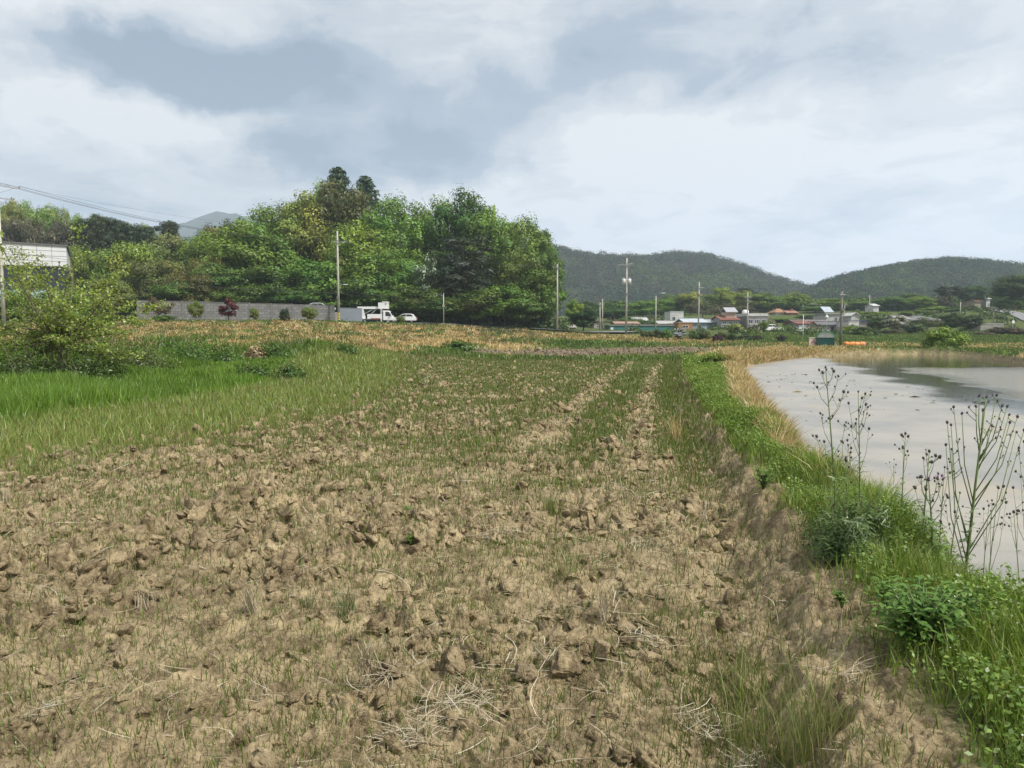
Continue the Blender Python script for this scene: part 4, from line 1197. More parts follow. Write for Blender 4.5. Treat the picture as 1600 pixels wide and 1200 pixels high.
def village_scrub():
    n = 520
    y = rng.uniform(128, 262, n); u = rng.uniform(.09, .78, n); x = u * y
    nz = fbm(x * .03, y * .03, 861, 3)
    keep = (nz + rng.normal(0, .25, n) > -.1) & (u < .70)
    x, y = x[keep], y[keep]; n = len(x)
    z = land(x, y, False); r = rng.uniform(.8, 2.1, n); k = 80
    v = rng.normal(0, 1, (n, k, 3)); v /= np.linalg.norm(v, axis=2, keepdims=True); v[..., 2] = np.abs(v[..., 2]) * .85 - .05
    P = (np.stack([x, y, z], 1)[:, None, :] + v * (r[:, None, None] * rng.uniform(.4, 1.1, (n, k, 1)))).reshape(-1, 3)
    N = (v + rng.normal(0, .5, v.shape)).reshape(-1, 3)
    c = palette(n, [(.06, .11, .024), (.09, .15, .03), (.05, .085, .024), (.13, .15, .05), (.14, .12, .07)], (4, 3, 3, 1.5, 1.2))
    V, Fq, C = leafcards(P, .5 * rng.uniform(.6, 1.4, len(P)), N, np.repeat(c, k, 0), .6)
    o = link('village_scrub', np_mesh('village_scrub', V, Fq, GRASS, C))
    tag(o, 'low scrub filling the slopes and gaps between the village houses', 'scrub', None, 'stuff')
village_scrub()
# hedge of mixed shrubs beyond the second plot
G4 = 'shrubs along the verge before the village'
for (key, px, tp, wd, Y, ti, lb) in [
 ('shrub', 1008, 514, 20, 106, (.07,.11,.03), 'first low green shrub right of the transformer pole foot'),
 ('shrub', 1025, 512, 22, 104, (.085,.10,.04), 'olive shrub at the foot of the lamp pole with a bracket arm'),
 ('shrub', 1042, 513, 20, 104, DEEP, 'dark green shrub left of the white flowering bush'),
 ('blossom', 1063, 510, 26, 102, (.14,.16,.10), 'bush covered with white flowers on the verge before the village'),
 ('shrub', 1085, 513, 22, 104, (.075,.12,.03), 'green shrub right of the white flowering bush'),
 ('shrub', 1102, 513, 22, 104, (.10,.12,.04), 'olive green shrub left of the burgundy one'),
 ('shrub', 1121, 521, 18, 100, (.075,.03,.04), 'burgundy leaved shrub on the verge before the village'),
 ('shrub', 1128, 515, 20, 104, (.11,.14,.06), 'pale flowering shrub behind the burgundy one'),
 ('shrub', 1143, 518, 18, 101, (.05,.10,.022), 'rounded deep green shrub right of the burgundy one'),
 ('shrub', 1164, 519, 24, 104, (.065,.09,.035), 'low green shrub below the white parapet house'),
 ('shrub', 1183, 521, 16, 103, (.06,.06,.045), 'dark greyish shrub below the white parapet house'),
 ('shrub', 1221, 521, 16, 106, (.06,.07,.04), 'dark tuft of shrub left of the hut')]:
    tree('shrub', key, px, tp, wd, Y, lb, 'shrub', ti, G4)

# ---------------------------------------------------------------- far hills with their forests
def hill_mat(name, a, b):
    m, nt, out = new_mat(name); g = NT(nt)
    P = g.n('ShaderNodeNewGeometry').outputs['Position']
    c = g.mix(g.ss(g.math('ADD', g.math('MULTIPLY', g.noise(P, .012, 4, .6), .6), g.math('MULTIPLY', g.noise(P, .09, 5, .7), .4)), .38, .62), a, b)
    p = g.n('ShaderNodeBsdfDiffuse'); nt.links.new(c, p.inputs[0]); nt.links.new(p.outputs[0], out.inputs[0])
    return m
HM = hill_mat('hill_woodland', (.035, .05, .022), (.06, .07, .035))
FARLEAF = leaf_mat('far_leaves', False, .08, 0.0)
class Hill:
    def __init__(s, sil, D, depth, z0, trees):
        s.px = np.array([p[0] for p in sil], float)
        s.u = (s.px - 800) / F
        s.zc = np.array([at(p[0], p[1], D).z for p in sil]) - trees
        s.D, s.dep, s.z0 = D, depth, z0
    def z(s, u, y):
        zc = np.interp(u, s.u, s.zc)
        t = np.clip((y - (s.D - s.dep)) / s.dep, 0, 1.6)
        x = u * y
        k = np.where(t <= 1, sm(-.12, 1.03, t) - .03, 1 - .5 * (t - 1))
        gul = 1 + (.16 * fbm(x * .009, y * .006, 801, 4)) * np.where(t < 1, np.sin(np.clip(t, 0, 1) * np.pi), 0)
        return s.z0 + (zc - s.z0) * np.clip(k * gul, -.02, 1.0)
    def build(s, name, label, mat, nu=220, nv=60):
        u = np.linspace(s.u[0], s.u[-1], nu); y = np.linspace(s.D - s.dep * 1.1, s.D + s.dep * .5, nv)
        U, Y = np.meshgrid(u, y)
        Z = s.z(U.ravel(), Y.ravel())
        V = np.stack([(U * Y).ravel(), Y.ravel(), Z], 1)
        i = np.arange(nv - 1)[:, None] * nu; j = np.arange(nu - 1)[None]
        Fq = np.stack([i + j, i + j + 1, i + nu + j + 1, i + nu + j], -1).reshape(-1, 4)
        o = link(name, np_mesh(name, V, Fq, mat, smooth=True))
        return tag(o, label, 'hill', None, 'structure')
    def forest(s, name, label, n, rad, tints, wts, cards=44, leaf=1.5):
        u = rng.uniform(s.u[0], s.u[-1], n); t = rng.uniform(0, 1.12, n) ** .8
        y = s.D - s.dep + t * s.dep; x = u * y
        z = s.z(u, y)
        r = rad * rng.uniform(.65, 1.35, n)
        pat = fbm(x * .008, y * .010, 811, 4) + .22 * rng.normal(0, 1, n)
        order = np.argsort(np.argsort(pat)) / n
        cum = np.cumsum(np.array(wts) / sum(wts))
        c = np.array(tints)[np.clip(np.searchsorted(cum, order), 0, len(tints) - 1)] * rng.uniform(.75, 1.25, (n, 1))
        v = rng.normal(0, 1, (n, cards, 3)); v /= np.linalg.norm(v, axis=2, keepdims=True)
        v[..., 2] = np.abs(v[..., 2]) * 1.0 - .12
        P = np.stack([x, y, z + r * .55], 1)[:, None, :] + v * (r[:, None, None] * rng.uniform(.75, 1.05, (n, cards, 1))) * np.array([1, 1, 1.15])
        N = v + rng.normal(0, .10, v.shape)
        P = P.reshape(-1, 3); N = N.reshape(-1, 3)
        V, Fq, C = leafcards(P, leaf * rng.uniform(.6, 1.4, len(P)), N, np.repeat(c, cards, 0), .85, .05)
        o = link(name, np_mesh(name, V, Fq, FARLEAF, C))
        return tag(o, label, 'forest', None, 'stuff')
h1 = Hill([(620,400),(700,384),(800,377),(862,384),(900,391),(960,397),(1010,397),(1045,393),(1075,393),(1110,399),(1150,411),(1200,429),(1235,440),(1262,449),(1330,470),(1420,490),(1520,508)], 900, 330, 5, 7)
h1.build('hill', 'long wooded grey-green hill behind the village', HM)
h1.forest('hill_forest', 'grey-green woodland covering the long hill behind the village', 5200, 6.0, [(.030,.060,.028), (.064,.060,.045), (.042,.082,.028), (.047,.054,.037), (.070,.11,.034)], (3, 3, 2.5, 2, 1.2))
h2 = Hill([(1060,512),(1130,505),(1200,482),(1262,451),(1300,436),(1350,421),(1400,410),(1440,404),(1480,402),(1530,405),(1600,413),(1700,424),(1850,450)], 700, 260, 5, 6.5)
h2.build('hill', 'lower rounded wooded hill at the right', HM)
h2.forest('hill_forest', 'mixed green woodland covering the rounded hill at the right', 5200, 4.6, [(.028,.056,.026), (.047,.09,.026), (.06,.06,.042), (.034,.065,.028), (.075,.12,.034)], (3, 2.6, 2, 2, 1.4), leaf=1.3)
HM2 = hill_mat('mountain_woodland', (.03, .045, .03), (.045, .06, .04))
h3 = Hill([(60,400),(150,385),(235,352),(262,349),(290,348),(318,336),(345,327),(365,331),(385,337),(400,334),(425,338),(470,355),(560,380),(700,420)], 2600, 800, 30, 2)
h3.build('mountain', 'hazy blue mountain peak far behind the left woods', HM2, 260, 70)
# low wooded rise that carries the trees behind the village
h4 = Hill([(900,500),(960,492),(1010,484),(1060,476),(1130,472),(1200,474),(1300,478),(1400,478),(1500,476),(1600,470),(1750,460)], 335, 75, 8, 5)
h4.z = lambda u, y: np.maximum(Hill.z(h4, u, y), land(u * y, y, False) - .3)
h4.forest('village_woods', 'low green woods on the rise behind the village houses', 900, 3.0, [(.05,.09,.025), (.08,.13,.03), (.045,.075,.025), (.10,.14,.035), (.075,.075,.045)], (3, 3, 2, 2, 1.5), cards=110, leaf=.9)
# ---------------------------------------------------------------- utility poles and cables
CONC = paint('pole_concrete', (.42, .40, .36), .85, 0, .2, 2.5)
CONCD = paint('old_pole_concrete', (.20, .19, .165), .9, 0, .3, 2.5)
STEEL = paint('galvanised_steel', (.42, .43, .44), .5, .6, .2, 4)
DARKM = paint('dark_metal', (.05, .05, .055), .6, .3, .2, 4)
WHITE = paint('white_paint', (.78, .78, .76), .45, 0, .12, 2)
PORC = paint('porcelain', (.16, .10, .08), .3, 0, .1, 4)
YELLOW = paint('yellow_band', (.70, .50, .04), .6, 0, .1, 4)
GLASS = paint('dark_glass', (.025, .032, .038), .08, 0, .2, 1)
CABLE = paint('cable_sheath', (.03, .03, .032), .6, 0, .1, 4)
poles = {}
def pole(key, px, top, Y, label, r=.17, arms=(), transformer=None, bands=False, lamp=None, mat=None, boxes=(), thin=False, name='utility_pole', cat='utility pole', steps=True, round_lamp=None, group='utility poles'):
    p = at(px, top, Y); gz = zg(p.x, Y, False) - .2
    H = p.z - gz
    t = empty(name, (p.x, Y, gz), 0, label, cat, group)
    mb = MB(); mb.tube([(0, 0, 0), (0, 0, H * .5), (0, 0, H)], [r, r * .82, r * .62], 12)
    mb.build('shaft', mat or CONC, t, True)
    tips = []
    for (h, half, off, rz) in arms:
        z = h if h > 0 else H + h
        a = MB(); M = Matrix.Rotation(rz, 4, 'Z')
        a.box(off - half, off + half, -r - .09, -r + .0, z - .05, z + .05, M)
        a.tube([M @ Vector((off + half * .6, -r, z - .05)), M @ Vector((0, -r * .6, z - .7))], .02, 5)
        arm = a.build('crossarm', STEEL, t)
        for q in (-.95, -.35, .95) if half > .6 else (-.9, .9):
            v = M @ Vector((off + half * q, -r - .045, z + .05))
            i = MB(); i.tube([v, v + Vector((0, 0, .06)), v + Vector((0, 0, .12)), v + Vector((0, 0, .22))], [.03, .06, .04, .035], 7)
            i.build('insulator', PORC, arm, True)
            tips.append(Vector((p.x, Y, gz)) + v + Vector((0, 0, .22)))
    if transformer:
        z = transformer
        for sx in (-1, 1):
            b = MB(); b.tube([(sx * .48, -.02, z - .42), (sx * .48, -.02, z - .40), (sx * .48, -.02, z + .38), (sx * .48, -.02, z + .42)], [.24, .30, .30, .24], 14)
            b.tube([(sx * .48, -.02, z + .42), (sx * .48, -.02, z + .62)], .05, 6)
            b.build('transformer', paint('transformer_paint', (.66, .67, .66), .5), t, True)
        b = MB(); b.box(-.85, .85, -.10, .10, z - .55, z - .45); b.build('platform', STEEL, t)
    if bands:
        b = MB()
        for k in range(5):
            b.tube([(0, 0, .75 + k * .24), (0, 0, .75 + k * .24 + .13)], [r * 1.02, r * 1.015], 12)
        b.build('warning_bands', YELLOW, t, True)
    if lamp:
        z, L, d = lamp
        b = MB(); b.tube([(0, 0, z), (d * L * .5, -.05, z + .22), (d * L, -.05, z + .25)], .03, 6); a = b.build('lamp_arm', STEEL, t, True)
        b = MB(); b.box(d * L - .15, d * L + .35 * d + .15, -.16, .06, z + .19, z + .30); b.build('lamp_head', WHITE, a)
    if round_lamp:
        b = MB(); b.ball((0, -.02, round_lamp), .28, 12, 8); b.build('lamp_head', WHITE, t, True)
    for (z, w_, h_, m) in boxes:
        b = MB(); b.box(-w_ / 2, w_ / 2, -r - .26, -r * .8, z, z + h_); b.build('junction_box', m, t)
    if steps and not thin:
        b = MB()
        k = 0
        z = 2.2
        while z < H - 1.2:
            s = 1 if k % 2 else -1
            b.tube([(s * r * .6, 0, z), (s * (r + .16), 0, z)], .012, 5); z += .9; k += 1
        b.build('climbing_steps', DARKM, t)
    poles[key] = dict(base=Vector((p.x, Y, gz)), H=H, tips=tips, r=r)
    return t
pole('left', -4.5, 284, 68, 'tall concrete pole cut by the left edge of the photo', r=.17, arms=((-.35, 1.3, .55, R(62)), (-1.5, .9, .2, R(62))), mat=paint('pale_concrete', (.55, .53, .48), .85), boxes=((4.4, .35, .5, WHITE),))
pole('wall', 527, 361, 112, 'concrete pole with yellow bands and a crossarm at the end of the block wall', r=.20, arms=((-1.7, 1.15, .45, .05),), bands=True, lamp=(6.0, 1.0, 1), boxes=((4.0, .3, .45, CONCD),))
pole('grove', 871, 413, 124, 'pale pole standing in front of the right edge of the grove', r=.17, arms=((-.5, .55, -.3, 0),))
pole('transformer', 979.5, 403, 124, 'tall concrete pole carrying a pair of white transformers', r=.19, arms=((-1.2, 1.0, -.55, 0), (-1.0, .55, .5, .3)), transformer=9.2, boxes=((6.9, .4, .25, CONCD),))
pole('twin_a', 937.5, 473, 150, 'left and shorter one of two close pale poles before the teal shed', r=.16, steps=False, arms=((-.4, .35, 0, 0),))
pole('twin_b', 941.5, 467, 155, 'right and taller one of two close pale poles before the teal shed', r=.15, steps=False)
pole('bracket', 1025, 462, 128, 'pale pole with a long bracket arm at its top', r=.14, lamp=(7.2, 1.1, 1), steps=False)
pole('blue', 1092.5, 441, 134, 'slim concrete pole in front of the blue roofed sheds', r=.16, arms=((-1.0, .55, .3, .2),), boxes=((7.2, .35, .3, CONCD),))
pole('village', 1168.5, 456, 150, 'concrete pole in front of the house with the white parapet', r=.16, arms=((-1.1, .8, .0, .1), (-1.9, .6, .1, .1)))
pole('thin', 1255.5, 492, 116, 'short thin white pole in the verge left of the hut', r=.06, thin=True, name='marker_pole', cat='pole', mat=WHITE)
pole('hut', 1316, 455, 83, 'dark weathered pole directly behind the green hut', r=.165, mat=CONCD, arms=((-.4, .4, -.15, .4),), boxes=((4.3, .4, .3, CONCD),))
pole('lampv', 1292, 489, 128, 'village lamp post with a round white head left of the hut pole', r=.06, thin=True, name='street_lamp', cat='street lamp', mat=STEEL, round_lamp=3.6, group='street lamps')
pole('lampg', 693, 458, 115, 'slim grey street lamp in front of the dark grove', r=.085, thin=True, name='street_lamp', cat='street lamp', mat=STEEL, lamp=(4.9, .9, -1), boxes=((3.2, .3, .35, CONC),), group='street lamps')
pole('slope', 1359, 461, 238, 'distant thin pole on the hillside above the blue tarpaulin', r=.16, steps=False)
pole('slope2', 1501, 472, 190, 'pale pole standing among bushes below the flat-topped pine', r=.17, steps=False)
pole('roof', 1320, 474, 200, 'thin pole behind the solar panel house', r=.14, steps=False, arms=((-.3, .5, .3, 0),))
pole('mast', 1553, 487, 160, 'narrow grey mast near the hillside lane', r=.12, thin=True, steps=False, mat=CONCD)

def cable(a, b, sag, label, r=.016, group='overhead cables between the poles'):
    n = 24; pts = []
    for i in range(n + 1):
        t = i / n; p = a.lerp(b, t); p.z -= sag * 4 * t * (1 - t); pts.append(p)
    mb = MB(); mb.tube(pts, r * .72, 4, False)
    o = mb.build('power_cable', CABLE)
    return tag(o, label, 'cable', group)
def hp(k, h, dx=0, dy=0): return poles[k]['base'] + Vector((dx, dy, h if h > 0 else poles[k]['H'] + h))
pl = poles['left']['tips']; pw = poles['wall']['tips']
for i, (a, b) in enumerate(zip((pl[0], pl[1], pl[2]), pw)):
    cable(a, b, 1.5, ['nearest', 'middle', 'farthest'][i] + ' of the upper cables from the left edge pole to the wallside pole', .019)
cable(hp('left', -.05), hp('wall', -.1), .9, 'thin topmost ground wire from the left edge pole to the wallside pole', .010)
cable(hp('left', 7.6), hp('wall', 7.2), .9, 'middle low cable running left from the wallside pole', .020)
cable(hp('left', 6.3), hp('wall', 4.9), .5, 'lowest thick cable running left from the wallside pole', .030)
cable(hp('left', 6.0), hp('wall', 5.3), .7, 'second lowest cable running left from the wallside pole', .022)
pg = poles['grove']['tips']
for i in range(2): cable(pw[i], pg[i], 1.0, ['front', 'rear'][i] + ' upper cable from the wallside pole across the grove', .017)
cable(hp('wall', 7.2), hp('grove', 6.2), 1.0, 'middle cable crossing the grove to its right edge pole', .018)
cable(hp('wall', 5.3), hp('grove', 5.2), .7, 'lower cable crossing the grove to its right edge pole', .022)
cable(hp('wall', 4.9), hp('grove', 4.7), .8, 'lowest cable crossing the grove to its right edge pole', .026)
cable(hp('grove', 5.0), hp('transformer', 6.2), .4, 'low cable from the grove edge pole to the transformer pole', .022)
cable(hp('grove', -.4), hp('transformer', -1.2), .6, 'upper cable from the grove edge pole to the transformer pole', .014)
cable(hp('transformer', 6.2), hp('blue', 7.0), .6, 'low cable from the transformer pole to the slim pole', .02)
cable(hp('transformer', -1.1), hp('blue', -1.0), .8, 'upper cable from the transformer pole to the slim pole', .014)
cable(hp('blue', -1.0), hp('village', -1.1), .8, 'upper cable from the slim pole to the parapet house pole', .014)
cable(hp('blue', 6.8), hp('village', 6.5), .6, 'low cable from the slim pole to the parapet house pole', .02)
cable(hp('village', 6.6), hp('roof', 5), .8, 'cable from the parapet house pole towards the solar panel house', .016)
cable(hp('hut', -.3), hp('roof', -.3), 1.0, 'cable from the weathered hut pole back to the thin village pole', .014)

# ---------------------------------------------------------------- block wall, fence
def wall_block():
    m, nt, out = new_mat('grey_blocks'); g = NT(nt)
    tc = g.n('ShaderNodeTexCoord').outputs['Object']
    sp = g.n('ShaderNodeSeparateXYZ'); nt.links.new(tc, sp.inputs[0])
    cb = g.n('ShaderNodeCombineXYZ'); nt.links.new(sp.outputs[0], cb.inputs[0]); nt.links.new(sp.outputs[2], cb.inputs[1])
    br = g.n('ShaderNodeTexBrick'); nt.links.new(cb.outputs[0], br.inputs['Vector'])
    br.inputs['Scale'].default_value = 1.0; br.inputs['Brick Width'].default_value = .8; br.inputs['Row Height'].default_value = .4
    br.inputs['Mortar Size'].default_value = .02; br.inputs['Color1'].default_value = (.245, .24, .233, 1); br.inputs['Color2'].default_value = (.17, .166, .16, 1); br.inputs['Mortar'].default_value = (.085, .082, .08, 1)
    c = g.mix(g.math('MULTIPLY', g.ss(g.noise(tc, .9, 6, .65), .45, .7), .5), br.outputs[0], (.13, .125, .11))
    c = g.mix(g.math('MULTIPLY', g.ss(g.noise(tc, 2.5, 4, .6), .58, .72), .6), c, (.30, .29, .275))
    p = g.n('ShaderNodeBsdfPrincipled'); nt.links.new(c, p.inputs['Base Color']); p.inputs['Roughness'].default_value = .95
    nt.links.new(g.bump(br.outputs['Fac'], .5, .03), p.inputs['Normal']); nt.links.new(p.outputs[0], out.inputs[0])
    a, b = at(214, 500, 105), at(523, 500, 113.5)
    t = empty('block_wall', (a.x, a.y, 0), math.atan2(b.y - a.y, b.x - a.x), 'long grey concrete block wall in front of the grove', 'wall')
    L = math.hypot(b.x - a.x, b.y - a.y)
    z0 = zg(a.x, a.y, False) - .6; zt = at(214, 469.5, 105).z; zt2 = at(523, 477.5, 113.5).z
    mb = MB(); n = 9
    for i in range(n):
        x0, x1 = L * i / n, L * (i + 1) / n
        z = zt + (zt2 - zt) * (i / n)
        mb.box(x0 + .002, x1 - .22, 0, .25, z0, z)
    mb.build('panels', m, t)
    for i in range(n):
        x1 = L * (i + 1) / n; z = zt + (zt2 - zt) * (i / n)
        q = MB(); q.box(x1 - .22, x1 + .002, -.06, .31, z0, z + .06); q.build('pillar', paint('pillar_concrete', (.18, .175, .17), .9, 0, .25, 2), t)
    for i in range(n):
        x0, x1 = L * i / n, L * (i + 1) / n; z = zt + (zt2 - zt) * (i / n)
        q = MB(); q.box(x0 + .002, x1 - .22, -.04, .29, z, z + .05); q.build('coping', paint('coping_concrete', (.22, .215, .21), .9, 0, .25, 2), t)
    # concrete footing kerb
    q = MB(); q.box(0, L, -.5, -.06, z0, zg(a.x + 10, a.y, False) + .22); q.build('footing', paint('footing_concrete', (.40, .385, .35), .9, 0, .25, 2), t)
wall_block()

def metal_fence():
    m = paint('fence_sheet', (.22, .245, .285), .5, .2, .08, 1)
    a, b = at(529, 500, 114.5), at(566, 500, 117.5)
    L = math.hypot(b.x - a.x, b.y - a.y)
    z0 = zg(a.x, a.y, False) - .3; zt = at(545, 481.5, 116).z
    t = empty('sheet_fence', (a.x, a.y, z0), math.atan2(b.y - a.y, b.x - a.x), 'blue-grey corrugated metal sheet fence right of the block wall', 'fence')
    n = int(L / .1); poly = []
    mb = MB(); H = zt - z0
    V = []
    for i in range(n + 1):
        y = .04 if i % 2 else 0
        V += [(L * i / n, y, 0), (L * i / n, y, H)]
    F_ = [(2*i, 2*i+2, 2*i+3, 2*i+1) for i in range(n)]
    mb.add(V, F_)
    V2 = [(x, y + .05, z) for x, y, z in V]
    mb.add(V2, [tuple(reversed(f)) for f in F_])
    mb.build('sheets', m, t)
    q = MB()
    q.box(0, L, .10, .16, H * .2, H * .2 + .06); q.box(0, L, .10, .16, H * .8, H * .8 + .06); q.build('rails', STEEL, t)
    q = MB(); q.box(-.03, L + .03, -.03, .12, H, H + .05); q.build('cap', m, t)
metal_fence()
a = at(530, 484, 132)

# ---------------------------------------------------------------- buildings
def window(parent, x0, x1, z0, z1, y, frame=WHITE, panes=2):
    f = MB(); w = .06
    f.box(x0, x1, y - .05, y - .003, z0, z0 + w); f.box(x0, x1, y - .05, y - .003, z1 - w, z1)
    f.box(x0, x0 + w, y - .048, y - .003, z0 + w, z1 - w); f.box(x1 - w, x1, y - .048, y - .003, z0 + w, z1 - w)
    for k in range(1, panes):
        xm = x0 + (x1 - x0) * k / panes; f.box(xm - w / 2, xm + w / 2, y - .046, y - .003, z0 + w, z1 - w)
    o = f.build('window', frame, parent)
    g_ = MB(); g_.box(x0 + w, x1 - w, y - .022, y - .002, z0 + w, z1 - w); g_.build('pane', GLASS, o)
    s = MB(); s.box(x0 - .08, x1 + .08, y - .10, y - .002, z0 - .07, z0 - .002); s.build('sill', CONC, o)

def house(px0, px1, base, eave, ridge, Y, depth, label, wall_c, roof_c, kind='gable', rz=0, wins=(), door=None, name='house', cat='house', chimney=False, group='village houses', eaves=.35, shutter=None):
    """house whose front wall spans px0..px1 at depth Y; roof rows eave / ridge; kind gable (ridge along the front), flat, shed, front (gable end to the front), hip"""
    a, b = at(px0, base, Y), at(px1, base, Y)
    cx = (a.x + b.x) / 2; W = b.x - a.x
    gz = min(zg(a.x, Y, False), zg(b.x, Y, False), a.z) - .4
    He = at(px0, eave, Y).z - gz; Hr = at(px0, ridge, Y + (depth * .5 if kind in ('gable', 'hip') else 0)).z - gz
    t = empty(name, (cx, Y, gz), rz, label, cat, group)
    wall_c = tuple(v * .78 for v in wall_c); gm = sum(roof_c) / 3; roof_c = tuple((v * .8 + gm * .2) * .74 for v in roof_c)
    wm = paint('wall_%.2f_%.2f_%.2f' % wall_c, wall_c, .85, 0, .35, .9); rm = paint('roof_%.2f_%.2f_%.2f' % roof_c, roof_c, .65, 0, .28, 1.2)
    h = W / 2
    mb = MB()
    if kind == 'front':
        mb.prism([(-h, 0), (h, 0), (h, He), (0, Hr), (-h, He)], 0, depth)
    elif kind == 'gable':
        mb.prism([(0, 0), (depth, 0), (depth, He), (depth / 2, Hr - .12), (0, He)], -h, h, 'x')
    else:
        mb.box(-h, h, 0, depth, 0, He)
    mb.build('wall', wm, t)
    r = MB(); e = eaves; tk = .14
    if kind == 'gable':
        sl = (Hr - He) / (depth / 2)
        for s in (0, 1):
            y0, y1 = (-e, depth / 2) if s == 0 else (depth + e, depth / 2)
            z0, z1 = He - sl * e, Hr
            r.prism([(y0, z0 + .01), (y1, z1 + .01), (y1, z1 + .01 + tk), (y0, z0 + .01 + tk)] if s == 0 else [(y1, z1 + .01), (y0, z0 + .01), (y0, z0 + .01 + tk), (y1, z1 + .01 + tk)], -h - e, h + e, 'x')
        r.box(-h - e, h + e, depth / 2 - .14, depth / 2 + .14, Hr + tk + .02, Hr + tk + .14)
    elif kind == 'front':
        sl = (Hr - He) / h
        r.prism([(-h - e, He - sl * e + .01), (0, Hr + .01), (h + e, He - sl * e + .01), (h + e, He - sl * e + .01 + tk), (0, Hr + .01 + tk), (-h - e, He - sl * e + .01 + tk)], -e, depth + e)
    elif kind == 'hip':
        z = He + .01; k = min(h * .75, depth / 2)
        vs = [(-h-e, -e, z), (h+e, -e, z), (h+e, depth+e, z), (-h-e, depth+e, z), (-h+k, depth/2, Hr), (h-k, depth/2, Hr)]
        r.add(vs, [(3, 2, 1, 0), (0, 1, 5, 4), (1, 2, 5), (2, 3, 4, 5), (3, 0, 4)])
        r.box(-h - e, h + e, -e, depth + e, z - .16, z - .012)
        r.box(-h + k - .2, h - k + .2, depth/2 - .15, depth/2 + .15, Hr - .05, Hr + .14)
    elif kind == 'shed':
        r.prism([(-e, Hr), (depth + e, He + .02), (depth + e, He + .02 + tk), (-e, Hr + tk)], -h - e, h + e, 'x')
    else:
        r.box(-h - e, h + e, -e, depth + e, He + .002, He + .25)
        if Hr > He + .3:
            for (x0, x1, y0, y1) in ((-h, h, 0, .15), (-h, h, depth - .15, depth), (-h, -h + .15, .16, depth - .16), (h - .15, h, .16, depth - .16)):
                r.box(x0, x1, y0, y1, He + .252, Hr)
    ro = r.build('roof', rm, t)
    if chimney:
        c = MB(); c.box(h * .4, h * .4 + .5, depth * .4, depth * .4 + .5, He, Hr + .8); c.build('chimney', paint('brick', (.28, .12, .08), .9), ro)
    for (f0, f1, z0, z1, p) in wins: window(t, -h + W * f0, -h + W * f1, He * z0, He * z1, 0, panes=p)
    if door:
        f0, f1, z1, m = door
        d = MB(); d.box(-h + W * f0, -h + W * f1, -.06, -.004, .4, He * z1); do = d.build('door', m, t)
        k = MB(); k.box(-h + W * f1 - .22, -h + W * f1 - .12, -.12, -.062, He * z1 * .5, He * z1 * .5 + .18); k.build('handle', DARKM, do)
    return t, He, Hr, W, h, depth, ro

BEIGE = (.55, .50, .42); GREY = (.30, .30, .30); LGREY = (.48, .48, .47); BRICK = (.30, .15, .10); CREAM = (.62, .58, .50)
TILE = (.30, .095, .055); SLATE = (.16, .165, .175); ORANGE = (.48, .22, .08); BLUE = (.30, .44, .60); TEAL = (.06, .24, .22)
WDOOR = paint('white_door', (.74, .76, .78), .4, 0, .06, 1)

# the big white building at the left
def left_building():
    Y = 100; z = lambda py: at(0, py, Y).z
    x1 = at(104, 400, Y).x; x0 = x1 - 24
    gz = zg(x1, Y, False) - .5
    AN = R(30)
    t = empty('workshop_building', (x1 - 24 * math.cos(AN), Y - 24 * math.sin(AN), gz), AN, 'modern white panelled building with dark glazing behind the sapling at the left', 'building')
    W = x1 - x0; Ht = z(385) - gz + .95; Hm = z(417) - gz; Hb = z(440) - gz; Hq = z(455) - gz
    D_ = 16
    m = paint('white_panel', (.66, .67, .69), .5, .1, .06, .5)
    a = MB(); sl = .035
    a.prism([(0, Hm), (W, Hm), (W, Ht - .95), (0, Ht - .75)], 0, D_); a.build('upper_wall', m, t)
    j = MB()
    for i in range(1, 14):
        x = W * i / 14; j.box(x - .02, x + .02, -.025, -.002, Hm + .05, Ht - .75 - .2 * i / 14 - .05)
    for k in range(1, 4):
        zz = Hm + (Ht - .95 - Hm) * k / 4; j.box(.02, W - .02, -.022, -.003, zz - .02, zz + .02)
    j.build('panel_joints', paint('panel_joint', (.22, .22, .23), .7), t)
    a = MB(); a.prism([(-.2, Ht - .73), (W + .2, Ht - .94), (W + .2, Ht - .78), (-.2, Ht - .57)], -.2, D_ + .2); a.build('roof_edge', paint('roof_edge', (.14, .14, .15), .6), t)
    a = MB(); a.box(.05, W - .05, .3, D_ - .05, Hq, Hm - .002); a.build('glazed_storey', GLASS, t)
    n = 12
    f = MB()
    for i in range(n + 1):
        x = .05 + (W - .1) * i / n; f.box(max(.05, x - .06), min(W - .05, x + .06), .2, .297, Hq, Hm - .004)
    f.box(.05, W - .05, .18, .199, (Hq + Hm) / 2 - .05, (Hq + Hm) / 2 + .05)
    f.build('window_frame', DARKM, t)
    a = MB(); a.box(.02, W - .02, .1, D_ - .02, Hq - 1.5, Hq - .002); a.build('spandrel', paint('teal_band', (.34, .50, .50), .4, 0, .08, 1), t)
    a = MB(); a.box(0, W, .05, D_, 0, Hq - 1.502); a.build('lower_wall', paint('lower_wall', (.42, .42, .42), .8), t)
    d = MB(); d.box(W * .7, W * .7 + 1.8, -.02, .046, .5, 2.9); d.build('door', GLASS, t)
left_building()

